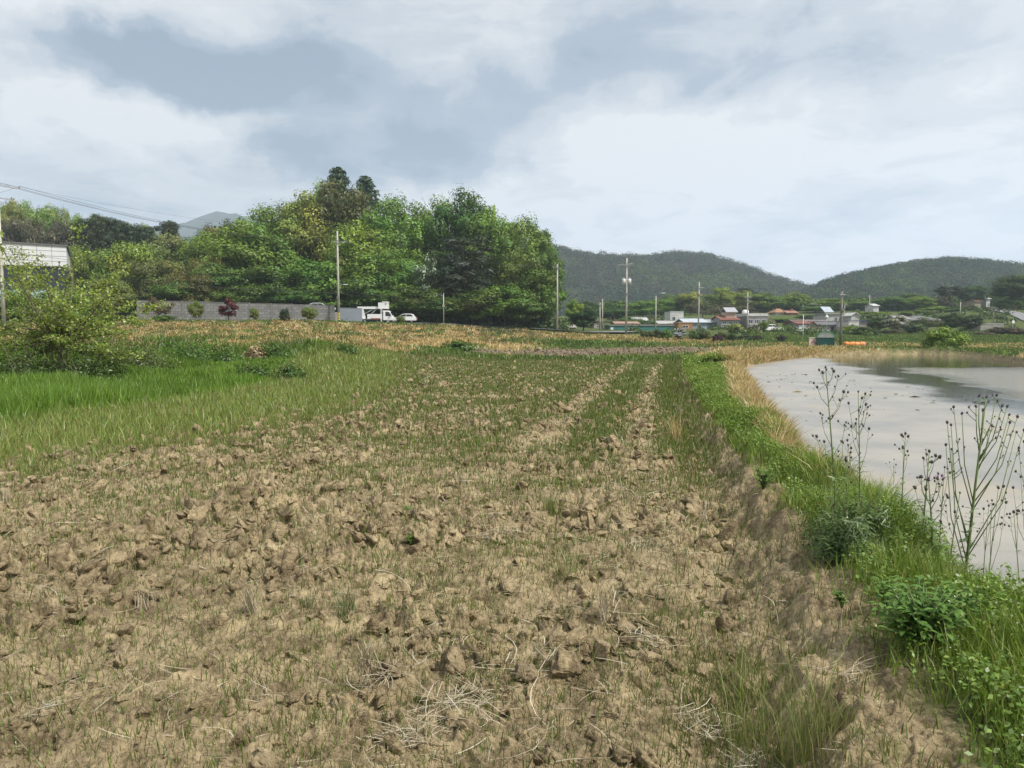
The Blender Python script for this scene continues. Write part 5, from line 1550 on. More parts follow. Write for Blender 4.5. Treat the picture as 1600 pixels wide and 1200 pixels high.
house(952, 1052, 519, 509, 507, 150, 8, 'long low teal-walled shed behind the transformer pole', TEAL, (.34, .33, .30), 'flat', eaves=.15, door=(.02, .06, .8, WDOOR), wins=((.3, .36, .45, .75, 2),), name='shed', cat='shed')
house(962, 998, 509, 506, 503.5, 166, 7, 'low house with pale orange roof behind the teal shed', BEIGE, (.50, .30, .20), 'gable', name='house')
house(1030, 1062, 512, 506, 502.5, 170, 7, 'low house with pale roof behind the right end of the teal shed', LGREY, (.55, .53, .50), 'gable')
house(1047, 1068, 504, 488, 487, 190, 7, 'small tall white block above the village roofs', (.74, .74, .73), (.66, .66, .65), 'flat', eaves=.05, wins=((.15, .4, .4, .7, 2),), name='house')
house(1060, 1082, 515, 505, 504, 158, 5, 'small orange walled hut left of the blue roofed shed', (.50, .26, .12), (.55, .36, .22), 'flat', eaves=.1, wins=((.3, .7, .4, .75, 2),), name='shed', cat='shed')
house(1070, 1104, 513, 504, 499, 160, 9, 'shed with pale blue gable roof behind the slim pole', (.34, .44, .52), (.58, .66, .74), 'gable', wins=((.55, .75, .35, .75, 2),), door=(.1, .3, .8, WDOOR), name='shed', cat='shed')
house(1104, 1118, 512, 504, 500, 164, 7, 'smaller shed with grey roof right of the pale blue one', (.30, .36, .36), (.45, .47, .49), 'gable', name='shed', cat='shed')
house(990, 1012, 506, 501, 497, 195, 7, 'white roofed house behind the transformer pole and dark bush', LGREY, (.62, .62, .62), 'gable', wins=((.3, .6, .4, .75, 2),))
house(876, 898, 520, 512, 507, 145, 8, 'small white house at the right foot of the grove', (.68, .67, .64), (.55, .52, .48), 'gable', wins=((.2, .4, .35, .7, 2), (.6, .8, .35, .7, 2)))
house(928, 941, 517, 505, 501, 160, 7, 'beige house partly behind the two close poles', BEIGE, (.40, .30, .24), 'front', wins=((.3, .7, .5, .75, 2),))
h_, He, Hr, W, h, dp, ro = house(1127, 1154, 515, 500, 494.5, 160, 8, 'two-storey grey house with red tiled roof', LGREY, TILE, 'gable', wins=((.08, .28, .62, .88, 2), (.4, .6, .62, .88, 2), (.7, .92, .62, .88, 2), (.1, .3, .15, .4, 2)), door=(.5, .66, .4, WDOOR))
q = MB(); q.prism([(-h + W * .42, Hr - .3), (h, Hr - .3), (h, Hr + .9), (-h + W * .42, Hr + .9)], 2, 6); at_ = q.build('attic_room', paint('attic_wall', (.52, .40, .32), .8), h_)
q = MB(); q.prism([(1.6, Hr + .85), (4, Hr + 1.9), (6.4, Hr + .85), (6.4, Hr + 1.0), (4, Hr + 2.05), (1.6, Hr + 1.0)], -h + W * .38, h + .3, 'x'); q.build('attic_roof', paint('attic_slate', (.36, .37, .40), .6), at_)
h_, He, Hr, W, h, dp, ro = house(1166, 1200, 515, 494, 489.5, 162, 9, 'grey flat roofed house with a white parapet', (.26, .255, .25), (.74, .73, .70), 'flat', eaves=.1, wins=((.1, .3, .5, .8, 2), (.38, .62, .5, .8, 3), (.7, .9, .5, .8, 2), (.15, .35, .1, .35, 2)), door=(.5, .6, .36, WDOOR))
q = MB(); q.tube([(-h + 1.0, 4, He + .26), (-h + 1.0, 4, Hr + .7), (-h + 1.0, 4, Hr + .9)], [.75, .75, .3], 12); q.build('water_tank', WHITE, h_, True)
q = MB(); q.box(-h + .3, h - .2, -1.4, -.3, He * .42, He * .42 + .15); q.build('balcony', paint('balcony_slab', (.45, .44, .42), .8), h_)
house(1212, 1232, 496, 488, 482.5, 240, 8, 'orange-brown roofed house high on the village slope', (.60, .56, .50), ORANGE, 'hip', wins=((.2, .4, .3, .7, 2), (.6, .8, .3, .7, 2)))
house(1230, 1246, 496, 489, 486, 238, 7, 'low brick-coloured house joined right of the orange-brown roof', BRICK, (.45, .20, .11), 'gable', chimney=True, wins=((.3, .6, .3, .7, 2),))
house(1246, 1263, 517, 506, 503, 150, 6, 'small shed with a wide white door and reddish roof', (.50, .46, .42), TILE, 'gable', door=(.12, .9, .9, WDOOR), name='shed', cat='shed')
house(1262, 1276, 517, 508, 503, 152, 6, 'beige gabled outbuilding right of the white-doored shed', (.50, .46, .40), TILE, 'front', wins=((.3, .7, .25, .55, 2),), name='shed', cat='shed')
house(1276, 1326, 517, 508, 503.5, 156, 8, 'long low farmhouse with a dark grey roof', (.40, .38, .36), SLATE, 'gable', wins=((.08, .18, .35, .75, 2), (.28, .38, .35, .75, 2), (.6, .72, .35, .75, 2)), door=(.45, .52, .8, DARKM))
house(1244, 1300, 509, 504, 500.5, 172, 8, 'long low house with rusty ridge behind the white-doored shed', (.32, .30, .28), (.24, .19, .17), 'gable', wins=((.3, .4, .35, .75, 2),))
h_, He, Hr, W, h, dp, ro = house(1290, 1320, 502, 491, 489.5, 190, 8, 'pale house carrying a tilted solar panel on its roof', (.60, .60, .60), LGREY, 'flat', wins=((.45, .6, .3, .75, 2), (.7, .9, .3, .75, 2)))
q = MB(); q.prism([(.3, He + .5), (3.2, He + 2.0), (3.2, He + 2.12), (.3, He + .62)], -h - .2, -h + 2.3, 'x'); q.build('solar_panel', paint('solar_panel', (.42, .46, .52), .2), h_)
house(1326, 1342, 515, 503, 501.5, 150, 6, 'white rendered wall-like shed right of the weathered pole', (.74, .73, .71), (.50, .48, .46), 'flat', eaves=.05, door=(.2, .45, .8, DARKM), name='shed', cat='shed')
house(1330, 1343, 498, 493, 489, 185, 6, 'pale greenhouse-like shed above the white shed', (.62, .62, .60), (.66, .66, .62), 'front', name='shed', cat='shed')
house(1343, 1358, 512, 502, 500.5, 158, 6, 'low shed covered with a blue tarpaulin', (.40, .37, .35), (.05, .10, .24), 'flat', name='shed', cat='shed')
house(1404, 1422, 512, 499, 494, 170, 7, 'white walled farmhouse with a light grey roof', (.68, .66, .62), (.36, .35, .34), 'gable', wins=((.2, .4, .3, .7, 2), (.6, .8, .3, .7, 2)))
house(1424, 1472, 512, 500.5, 493.5, 175, 9, 'wide traditional house with a grey tiled roof and white walls', (.64, .61, .56), (.19, .185, .185), 'hip', wins=((.1, .2, .25, .75, 2), (.4, .5, .25, .75, 2), (.7, .8, .25, .75, 2)), eaves=.8)
house(1415, 1432, 517, 509, 504, 150, 6, 'small pale roofed outbuilding by the blossom tree', (.62, .60, .57), (.52, .51, .50), 'gable', name='shed', cat='shed')
house(1500, 1518, 512, 505, 502, 165, 6, 'small pale shed glimpsed behind the two-stemmed tree', (.60, .58, .52), (.52, .50, .46), 'gable', name='shed', cat='shed')
house(1532, 1568, 513, 507, 505.5, 148, 4, 'long low pale walled building near the hillside lane', (.42, .40, .36), (.46, .43, .39), 'flat', eaves=.05, wins=((.7, .8, .3, .7, 2),), name='shed', cat='shed')
house(1365, 1373, 482, 478, 475.5, 245, 6, 'tiny far white house on the hillside', (.75, .75, .74), (.70, .70, .70), 'gable')
house(1541, 1547, 471, 467, 465, 236, 5, 'tiny far white hut at the top of the lane', (.76, .76, .75), (.70, .70, .70), 'gable', name='shed', cat='shed')
house(1523, 1532, 478, 471, 468, 232, 6, 'small far brown roofed house beneath the round hillside tree', (.50, .42, .32), (.26, .12, .08), 'gable')
house(1137, 1146, 470, 464, 460, 262, 6, 'far white roofed hut half hidden in trees above the village', (.62, .62, .60), (.72, .73, .74), 'gable', name='shed', cat='shed')

# ---------------------------------------------------------------- vehicles
WPAINT = paint('vehicle_white', (.80, .80, .79), .28, 0, .05, 1)
RUBBER = paint('rubber', (.025, .025, .025), .85, 0, .2, 6)
REDP = paint('red_marking', (.50, .06, .04), .5, 0, .15, 3)
LENS = paint('headlight_lens', (.75, .75, .72), .15, 0, .05, 2)
def wheel(parent, x, y, r, w):
    t = MB(); t.tube([(x, y - w/2, r), (x, y - w*.3, r), (x, y + w*.3, r), (x, y + w/2, r)], [r*.86, r, r, r*.86], 18); o = t.build('wheel', RUBBER, parent)
    q = MB(); q.tube([(x, y - w*.53, r), (x, y - w*.44, r)], [r*.52, r*.6], 14); q.tube([(x, y + w*.44, r), (x, y + w*.53, r)], [r*.6, r*.52], 14); q.build('rim', STEEL, o)
def loft(prof, y0, y1, bev):
    """side profile extruded across the car with a narrower outline at both sides"""
    mb = MB(); n = len(prof)
    cx = sum(p[0] for p in prof) / n; cz = sum(p[1] for p in prof) / n
    rings = []
    for y, k in ((y0, bev), (y0 + .12, 0), (y1 - .12, 0), (y1, bev)):
        rings.append([(cx + (x - cx) * (1 - k), y, cz + (z - cz) * (1 - k * 1.5)) for x, z in prof])
    vs = sum(rings, []); fs = []
    for r_ in range(3):
        for i in range(n): fs.append((r_*n + i, (r_+1)*n + i, (r_+1)*n + (i+1) % n, r_*n + (i+1) % n))
    fs += [tuple(range(n)), tuple(range(4*n - 1, 3*n - 1, -1))]
    return mb.add(vs, fs)
def truck():
    p = at(585, 508.5, 119); gz = zg(p.x, 119, False) + .12
    p0, p1 = at(555, 508, 119), at(615.5, 508, 119); s = (p1.x - p0.x) / 6.3
    t = empty('bucket_truck', ((p0.x + p1.x) / 2, 119, gz), 0, 'white bucket truck with its boom folded over the cab', 'truck'); t.scale = (s,) * 3
    W = .95
    q = MB(); q.box(-2.9, 3.0, -.4, .4, .48, .68); q.build('chassis', DARKM, t)
    cab = loft([(1.42, .55), (3.05, .55), (3.12, .95), (3.02, 1.35), (2.62, 2.02), (2.45, 2.12), (1.50, 2.12), (1.42, 2.0)], -W, W, .035).build('cab', WPAINT, t, False, .03)
    for sy in (-1, 1):
        q = MB(); y0, y1 = sorted((sy * (W + .003), sy * (W + .018)))
        q.prism([(1.95, 1.25), (2.90, 1.25), (2.52, 1.92), (1.95, 1.92)], y0, y1); q.build('side_window', GLASS, cab)
        q = MB(); y0, y1 = sorted((sy * (W + .004), sy * (W + .02))); q.prism([(1.50, .62), (1.60, .62), (1.60, 2.0), (1.50, 2.0)], y0, y1); q.build('door_pillar', DARKM, cab)
        q = MB(); y0, y1 = sorted((sy * (W + .10), sy * (W + .28))); q.box(2.78, 2.84, y0, y1, 1.25, 1.65); q.build('mirror', DARKM, cab)
        q = MB(); y0, y1 = sorted((sy * .55, sy * .85)); q.box(3.08, 3.15, y0, y1, .75, .93); q.build('headlight', LENS, cab)
    q = MB(); q.add([(3.045, -.78, 1.36), (3.045, .78, 1.36), (2.66, .74, 1.99), (2.66, -.74, 1.99)], [(0, 1, 2, 3)]); q.add([(3.02, -.78, 1.33), (3.02, .78, 1.33), (2.63, .74, 1.96), (2.63, -.74, 1.96)], [(3, 2, 1, 0)]); q.build('windscreen', GLASS, cab)
    q = MB(); q.box(3.02, 3.16, -.9, .9, .42, .62); q.build('bumper', paint('bumper_grey', (.30, .30, .31), .6), cab)
    for x in (2.35, -1.45):
        for y in (-.78, .78): wheel(t, x, y, .37, .26)
    # body boxes and bed
    q = MB(); q.box(-1.0, 1.36, -W, -W + .45, .78, 1.55); q.build('tool_locker', WPAINT, t, False, .03)
    q = MB(); q.box(-1.0, 1.36, W - .45, W, .78, 1.55); q.build('tool_locker', WPAINT, t, False, .03)
    q = MB(); q.box(-2.95, 1.36, -W + .46, W - .46, .69, .86); q.build('bed', paint('bed_grey', (.45, .45, .45), .6), t)
    q = MB(); q.box(-.4, 1.1, -W - .012, -W - .002, .80, .92); q.build('side_stripe', REDP, t)
    # headboard frame
    q = MB()
    for y in (-.8, .8): q.box(1.18, 1.30, y - .05, y + .05, 1.56, 2.38)
    q.box(1.18, 1.30, -.74, .74, 2.26, 2.38); q.build('boom_rest', WPAINT, t)
    # turret, lifting arm, boom, bucket
    q = MB(); q.tube([(-1.9, 0, .86), (-1.9, 0, 1.15)], .45, 16); q.prism([(-2.25, 1.15), (-1.5, 1.15), (-1.75, 2.35), (-2.45, 2.45), (-2.55, 1.9)], -.3, .3); tu = q.build('turret', WPAINT, t, False, .02)
    q = MB(); q.tube([(-1.0, 0, 1.2), (.35, 0, 2.36)], [.09, .07], 10); q.tube([(-1.75, 0, 1.55), (-.2, 0, 2.38)], [.10, .08], 10); q.build('lift_cylinder', STEEL, t, True)
    b = MB(); b.box(-2.75, 1.15, -.2, .2, 2.40, 2.78); bo = b.build('boom', WPAINT, t, False, .03)
    b = MB(); b.box(-.4, 1.6, -.13, .13, 2.46, 2.72); b.build('boom_extension', paint('boom_inner', (.62, .62, .60), .5), bo)
    bk = MB()
    x0, x1, y0, y1, z0, z1 = .72, 2.32, -.55, .55, 2.42, 3.42
    bk.box(x0, x1, y0, y1, z0, z0 + .08)
    bk.box(x0, x1, y0, y0 + .06, z0 + .08, z1); bk.box(x0, x1, y1 - .06, y1, z0 + .08, z1)
    bk.box(x0, x0 + .06, y0 + .06, y1 - .06, z0 + .08, z1); bk.box(x1 - .06, x1, y0 + .06, y1 - .06, z0 + .08, z1)
    bk.box(1.35, x1 + .05, y0 - .03, y1 + .03, z1, z1 + .16)
    bko = bk.build('bucket', WPAINT, t, False, .02)
    q = MB(); q.box(1.85, 2.05, y0 - .05, y0 - .032, z1 - .28, z1 - .12); q.build('control_box', DARKM, bko)
    # rear: outriggers, red and white guard
    for y in (-.8, .8):
        q = MB(); q.box(-2.35, -2.15, y - .08, y + .08, .25, 1.35); q.box(-2.5, -2.0, y - .15, y + .15, .12, .22); q.build('outrigger', WPAINT, t)
        q = MB(); q.box(1.42 - .22, 1.42 - .10, y * 1.12 - .05, y * 1.12 + .05, .12, 1.5); q.build('front_outrigger', WPAINT, t)
    q = MB(); q.box(-3.12, -2.96, -W, W, .55, .95); q.build('rear_bumper', WPAINT, t, False, .02)
    q = MB(); q.box(-3.05, -2.55, -W - .03, -W + .06, 1.0, 1.45); q.box(-3.05, -2.55, W - .06, W + .03, 1.0, 1.45); q.build('warning_panel', REDP, t)
    for y in (-.7, .7):
        q = MB(); q.box(-3.15, -3.125, y - .18, y + .18, .64, .80); q.build('tail_light', paint('tail_lens', (.45, .03, .02), .25), t)
truck()

def car(loc, s, rz, label, group='parked cars', color=None):
    m = color or WPAINT
    t = empty('parked_car', loc, rz, label, 'car', group); t.scale = (s,) * 3
    W = .9
    body = loft([(-2.15, .35), (2.2, .33), (2.28, .55), (2.2, .82), (1.15, 1.0), (.95, 1.03), (-1.95, 1.03), (-2.2, .95), (-2.25, .6)], -W, W, .03).build('body', m, t, False, .05)
    cab = loft([(-2.0, 1.0), (1.15, 1.0), (.35, 1.52), (-.2, 1.60), (-1.25, 1.58), (-1.7, 1.45)], -W + .08, W - .08, .06).build('cabin', m, t, False, .05)
    for sy in (-1, 1):
        yy = sy * (W - .08)
        y0, y1 = sorted((yy + sy * .003, yy + sy * .02))
        q = MB(); q.prism([(-1.55, 1.08), (-.42, 1.08), (-.42, 1.47), (-1.15, 1.47), (-1.45, 1.36)], y0, y1); q.build('side_window', GLASS, cab)
        q = MB(); q.prism([(-.34, 1.08), (.88, 1.08), (.30, 1.45), (-.10, 1.49), (-.34, 1.49)], y0, y1); q.build('side_window', GLASS, cab)
        q = MB(); y0, y1 = sorted((sy * .55, sy * .86)); q.box(2.18, 2.27, y0, y1, .66, .80); q.build('headlight', LENS, body)
        q = MB(); y0, y1 = sorted((sy * .60, sy * .88)); q.box(-2.27, -2.2, y0, y1, .72, .92); q.build('tail_light', paint('tail_lens', (.45, .03, .02), .25), body)
        q = MB(); y0, y1 = sorted((sy * (W + .01), sy * (W + .2))); q.box(.78, .9, y0, y1, 1.02, 1.17); q.build('mirror', m, body)
        q = MB(); y0, y1 = sorted((sy * (W + .002), sy * (W + .014))); q.box(-.30, -.10, y0, y1, .84, .88); q.box(-1.4, -1.2, y0, y1, .84, .88); q.build('handle', STEEL, body)
    q = MB(); q.add([(1.10, -.72, 1.055), (1.10, .72, 1.055), (.40, .64, 1.51), (.40, -.64, 1.51)], [(0, 1, 2, 3)]); q.add([(1.06, -.72, 1.03), (1.06, .72, 1.03), (.36, .64, 1.48), (.36, -.64, 1.48)], [(3, 2, 1, 0)]); q.build('windscreen', GLASS, cab)
    q = MB(); q.add([(-1.99, .70, 1.08), (-1.99, -.70, 1.08), (-1.73, -.62, 1.43), (-1.73, .62, 1.43)], [(0, 1, 2, 3)]); q.add([(-1.95, .70, 1.06), (-1.95, -.70, 1.06), (-1.69, -.62, 1.41), (-1.69, .62, 1.41)], [(3, 2, 1, 0)]); q.build('rear_window', GLASS, cab)
    for x in (1.38, -1.35):
        for y in (-.78, .78): wheel(t, x, y, .33, .22)
    return t
p0, p1 = at(613, 508, 122), at(652, 508, 122)
car(((p0.x + p1.x) / 2, 122, zg((p0.x + p1.x) / 2, 122, False) + .22), (p1.x - p0.x) / 4.55, R(180), 'white hatchback parked in front of the bucket truck, partly behind a clipped bush')
p = at(502, 482, 121); car((p.x, 121, at(502, 473.2, 121).z - 1.6), 1.0, R(0), 'pale silver car whose roof shows above the block wall', color=paint('vehicle_silver', (.55, .57, .58), .28, .3, .05, 1))
q_ = at(502, 500, 121)
mb = MB(); zt = at(502, 473.2, 121).z - 1.62
mb.box(q_.x - 9, q_.x + 3, 118.5, 124.5, zg(q_.x, 121, False) - 1, zt); yd = mb.build('yard_terrace', paint('yard_gravel', (.30, .28, .25), .95, 0, .25, 1)); tag(yd, 'raised gravel yard behind the block wall where a car stands', 'yard', None, 'structure')
p = at(1201, 514, 150); car((p.x, 148, zg(p.x, 148, False) + .03), .95, R(8), 'small white car parked below the house with the white parapet')

# ---------------------------------------------------------------- green hut, sign, orange tarpaulin
def hut():
    Y = 82
    a, b = at(1277, 543, Y), at(1302, 543, Y)
    gz = zg((a.x + b.x) / 2, Y, False) - .1
    W = b.x - a.x; He = at(1277, 527.5, Y).z - gz; Hr = at(1290, 518.3, Y).z - gz; D_ = 2.6
    t = empty('field_hut', ((a.x + b.x) / 2, Y, gz), R(-24), 'small green hut with a rounded teal roof and white gable on the pond bank', 'hut')
    h = W / 2
    arc = [(h * math.cos(math.pi * k / 10), He + (Hr - He) * math.sin(math.pi * k / 10) ** .8) for k in range(11)]
    q = MB(); q.box(-h, h, 0, D_, 0, He); q.build('netting_wall', paint('green_netting', (.022, .115, .095), .8, 0, .25, 6), t)
    q = MB(); q.prism([(x * .97, z - (.0 if z > He else 0) - .04) for x, z in arc], .02, D_ - .02); q.build('gable', paint('white_sheet', (.66, .66, .60), .6, 0, .1, 3), t)
    q = MB(); q.box(-.02, .02, -.02, .015, He + .03, Hr - .1); q.build('gable_rib', STEEL, t)
    r = MB(); outer = [(x * 1.05, He + (z - He) * 1.06 + .02) for x, z in arc]; inner = [(x * .99, He + (z - He) * .99 - .0) for x, z in arc]
    n = len(outer); vs = []
    for y in (-.12, D_ + .12): vs += [(x, y, z) for x, z in outer] + [(x, y, z) for x, z in inner]
    fs = []
    for k in range(n - 1):
        fs += [(k, k + 1, 2*n + k + 1, 2*n + k), (n + k + 1, n + k, 3*n + k, 3*n + k + 1), (k + 1, k, n + k, n + k + 1), (2*n + k, 2*n + k + 1, 3*n + k + 1, 3*n + k)]
    fs += [(0, 2*n, 3*n, n), (n - 1, 2*n - 1, 4*n - 1, 3*n - 1)]
    r.add(vs, fs); r.build('roof', paint('teal_tarpaulin', (.07, .36, .29), .45, 0, .12, 3), t)
    q = MB(); q.box(-h - .015, h + .015, -.03, -.004, He - .06, He); q.box(-h - .03, -h + .03, -.035, -.004, 0, He - .06); q.box(h - .03, h + .03, -.035, -.004, 0, He - .06); q.build('frame', DARKM, t)
    q = MB(); q.box(-.55, .1, -.02, -.003, .05, He - .25); q.build('door_flap', paint('green_flap', (.018, .10, .085), .7, 0, .2, 5), t)
hut()
def sign_panel():
    Y = 82.6
    a, b = at(1264, 543, Y), at(1276.5, 543, Y); gz = zg(a.x, Y, False) - .05
    W = b.x - a.x; H = at(1264, 528, Y).z - gz
    t = empty('notice_board', ((a.x + b.x) / 2, Y, gz), 0, 'pale pink panel with a dark red arc left of the green hut', 'panel')
    q = MB(); q.box(-W/2, W/2, 0, .06, .12, H); q.build('board', paint('pale_pink', (.62, .48, .43), .6, 0, .12, 4), t)
    q = MB(); q.box(-W/2 - .03, W/2 + .03, -.05, .10, H, H + .05); q.build('cap', WHITE, t)
    q = MB(); pts = [Vector((.06 + .30 * math.cos(a_), -.012, .32 + .32 * math.sin(a_))) for a_ in [math.pi * (.12 + k * .088) for k in range(11)]]
    q.tube(pts, .035, 5); q.build('arc_mark', paint('dark_red', (.30, .06, .06), .6), t)
    for sx in (-1, 1):
        q = MB(); q.box(sx * W * .42 - .03, sx * W * .42 + .03, .065, .12, -.1, H - .1); q.build('post', DARKM, t)
sign_panel()
def tarp():
    Y = 84
    a, b = at(1319, 543, Y), at(1351, 543, Y); gz = zg((a.x + b.x) / 2, Y, False)
    W = b.x - a.x; r_ = (at(1330, 534, Y).z - gz) * .55
    t = empty('tarpaulin_roll', ((a.x + b.x) / 2, Y, gz), R(-4), 'bright orange tarpaulin covered machine lying right of the green hut', 'machine')
    q = MB()
    pts = [Vector((-W/2 + W * k / 8, .05 * math.sin(k * 1.3), r_ * .82 + .03 * math.sin(k * 2.1))) for k in range(9)]
    q.tube(pts, [r_ * .9, r_ * 1.02, r_ * .97, r_ * 1.04, r_ * .98, r_ * 1.02, r_ * .97, r_ * 1.02, r_ * .96], 14); q.build('orange_cover', paint('orange_tarpaulin', (.74, .25, .045), .5, 0, .12, 3), t, True)
    q = MB(); q.tube([(W/2 - .02, 0, r_ * .82), (W/2 + .22, 0, r_ * .9)], [r_ * 1.0, r_ * .75], 12); q.build('dark_end', DARKM, t)
    q = MB(); q.box(W/2 - .35, W/2 + .05, -.35, .35, -.1, .2); q.build('skid', paint('skid_grey', (.30, .30, .30), .7), t)
    q = MB()
    for k in (2, 4, 6):
        c = pts[k]; ring = [c + Vector((0, math.cos(u) * r_ * 1.06, math.sin(u) * r_ * 1.06)) for u in [i * math.pi / 8 for i in range(17)]]
        q.tube(ring, .018, 4, False)
    q.build('straps', paint('strap', (.30, .12, .03), .8), t)
tarp()
def round_sign():
    p = at(1583, 503, 145); gz = zg(p.x, 145, False)
    t = empty('round_sign', (p.x, 145, gz), 0, 'round white sign on a thin post at the right edge', 'sign')
    H = p.z - gz
    q = MB(); q.tube([(0, 0, -.1), (0, 0, H + 1.4)], .05, 8); q.build('post', STEEL, t)
    q = MB(); q.tube([(0, -.10, H), (0, -.06, H)], .32, 20); q.build('disc', WHITE, t)
round_sign()
HAZE = .00030
# ---------------------------------------------------------------- the sapling at the left
def sapling():
    p = gpt(92, 592)
    Y = p.y
    t = empty('sapling_tree', p, 0, 'young sparse light green tree with several thin stems beside the tall grass', 'tree')
    mb = MB(); tips = []
    rr = random.Random(5)
    sc = Y / F
    tops = [(112, 355, 1), (12, 440, .7), (55, 372, .8), (30, 385, .6), (95, 405, .8), (145, 415, .9), (185, 415, .8), (205, 452, .8), (75, 440, .8), (130, 470, .6), (232, 470, .55), (170, 500, .6), (-25, 430, .7), (-40, 490, .6), (215, 520, .5), (20, 520, .55), (60, 500, .6), (-20, 540, .5), (235, 500, .5), (190, 545, .5), (-60, 520, .6), (130, 530, .5), (40, 555, .45), (225, 555, .45), (110, 440, .6), (165, 455, .6), (-80, 470, .6), (-30, 400, .7), (-70, 560, .5), (10, 565, .4), (75, 560, .4), (150, 560, .4), (185, 470, .6), (45, 450, .6)]
    fork = Vector(((88 - 92) * sc + .15, .1, (592 - 520) * sc))
    mb.tube([(0, 0, -.1), (.05, .02, .6), tuple(fork * .72), tuple(fork)], [.075, .062, .055, .05], 8)
    mb.tube([(-.18, .1, -.1), (-.25, .12, .7), (-.45, .2, 1.6)], [.035, .028, .018], 6)
    mb.tube([(.2, -.1, -.1), (.32, -.12, .6), (.4, .0, 1.5)], [.035, .028, .018], 6)
    for (tx, ty, k) in tops:
        end = Vector(((tx - 92) * sc, rr.uniform(-1.6, 1.6), (592 - ty) * sc - .05))
        s = Vector((0, 0, .5)).lerp(fork, rr.uniform(.45, 1.0))
        m1 = s.lerp(end, .4) + Vector((rr.uniform(-.15, .15), rr.uniform(-.15, .15), -.1 * end.length * .4))
        m2 = s.lerp(end, .75) + Vector((rr.uniform(-.12, .12), rr.uniform(-.12, .12), .02))
        pts = [s, m1, m2, end]
        mb.tube(pts, [.030 * k + .008, .022 * k + .004, .013, .005], 6)
        L = (end - s).length
        for j in range(int(9 + L * 5)):
            f = rr.uniform(.18, 1.0)
            seg = 0 if f < .4 else 1 if f < .75 else 2
            lo, hi = [(0, .4), (.4, .75), (.75, 1)][seg]
            q = pts[seg].lerp(pts[seg + 1], (f - lo) / (hi - lo))
            a = rr.uniform(0, 6.28); l = rr.uniform(.25, .75) * (1.1 - .5 * f)
            e = q + Vector((math.cos(a) * l, math.sin(a) * l, rr.uniform(.05, .5) * l))
            mm = q.lerp(e, .5) + Vector((0, 0, .04))
            mb.tube([q, mm, e], [.008, .006, .003], 4)
            tips.append((q, e))
        tips.append((m2, end))
    mb.build('trunk', paint('sapling_bark', (.19, .16, .12), .9, 0, .3, 10), t, True)
    P = []; Cn = []
    for q, e in tips:
        for k in range(rr.randint(12, 20)):
            f = rr.uniform(.15, 1.08)
            v = q.lerp(e, f)
            P.append((v.x + rr.gauss(0, .07), v.y + rr.gauss(0, .07), v.z + rr.gauss(0, .06)))
    P = np.array(P); n = len(P)
    nr = rng.normal(0, .7, (n, 3)); nr[:, 2] += .55
    col = palette(n, [(.33, .42, .09), (.26, .36, .065), (.40, .48, .14), (.19, .28, .05)], (4, 3, 2, 2))
    V, Fq, C = leafcards(P, rng.uniform(.05, .12, n), nr, col, .62, .25, 1)
    link('leaves', np_mesh('leaves', V, Fq, leaf_mat('sapling_leaf', False, .45, .05), C), t)
    # its dead lower twigs
    d = MB()
    for k in range(26):
        a = rr.uniform(0, 6.28); r0 = rr.uniform(.1, 1.9); b = Vector((math.cos(a) * r0, math.sin(a) * r0 * .7, -.05))
        e = b + Vector((rr.uniform(-.6, .6), rr.uniform(-.4, .4), rr.uniform(.5, 1.5)))
        d.tube([b, b.lerp(e, .5) + Vector((rr.uniform(-.1, .1), 0, .05)), e], [.008, .006, .003], 4)
    d.build('dead_twigs', paint('pale_twig', (.26, .23, .17), .9, 0, .3, 8), t)
sapling()

# rough shrubs and herbs round its foot and on the bank behind
def undergrowth(name, px, py, wid, hgt, label, tint, n=1400, leaf=.09, cat='undergrowth', asp=.45):
    p = gpt(px, py); sc = p.y / F
    rx, rz = wid * sc / 2, hgt * sc
    v = rng.normal(0, 1, (n, 3)); v /= np.linalg.norm(v, axis=1, keepdims=True); v[:, 2] = np.abs(v[:, 2])
    lump = 1 + (.5 if 'feather' in name else .3) * np.sin(v[:, 0] * 6 + px) * np.sin(v[:, 1] * 7 + py) + .15 * rng.normal(0, 1, n)
    P = v * (rng.uniform(.2, 1, n) ** .45 * lump)[:, None] * np.array([rx, rx * .8, rz])
    nr = v + rng.normal(0, .6, (n, 3)) + np.array([0, 0, .5])
    col = palette(n, [tint, tuple(c * 1.35 for c in tint), tuple(c * .65 for c in tint)], (4, 2, 3))
    V, Fq, C = leafcards(P, leaf * rng.uniform(.5, 1.4, n), nr, col, asp, .3)
    t = empty(name, p, 0, label, cat)
    link('leaves', np_mesh('leaves', V, Fq, GRASS, C), t)
    d = MB()
    for k in range(22):
        a = random.uniform(0, 6.28); e = Vector((math.cos(a) * rx * random.uniform(.2, .9), math.sin(a) * rx * random.uniform(.2, .7), rz * random.uniform(.5, 1.15)))
        d.tube([(0, 0, -.05), e * .5 + Vector((0, 0, rz * .1)), e], [.012, .008, .003], 4)
    d.build('stems', paint('weed_stem', (.22, .20, .11), .9, 0, .3, 8), t)
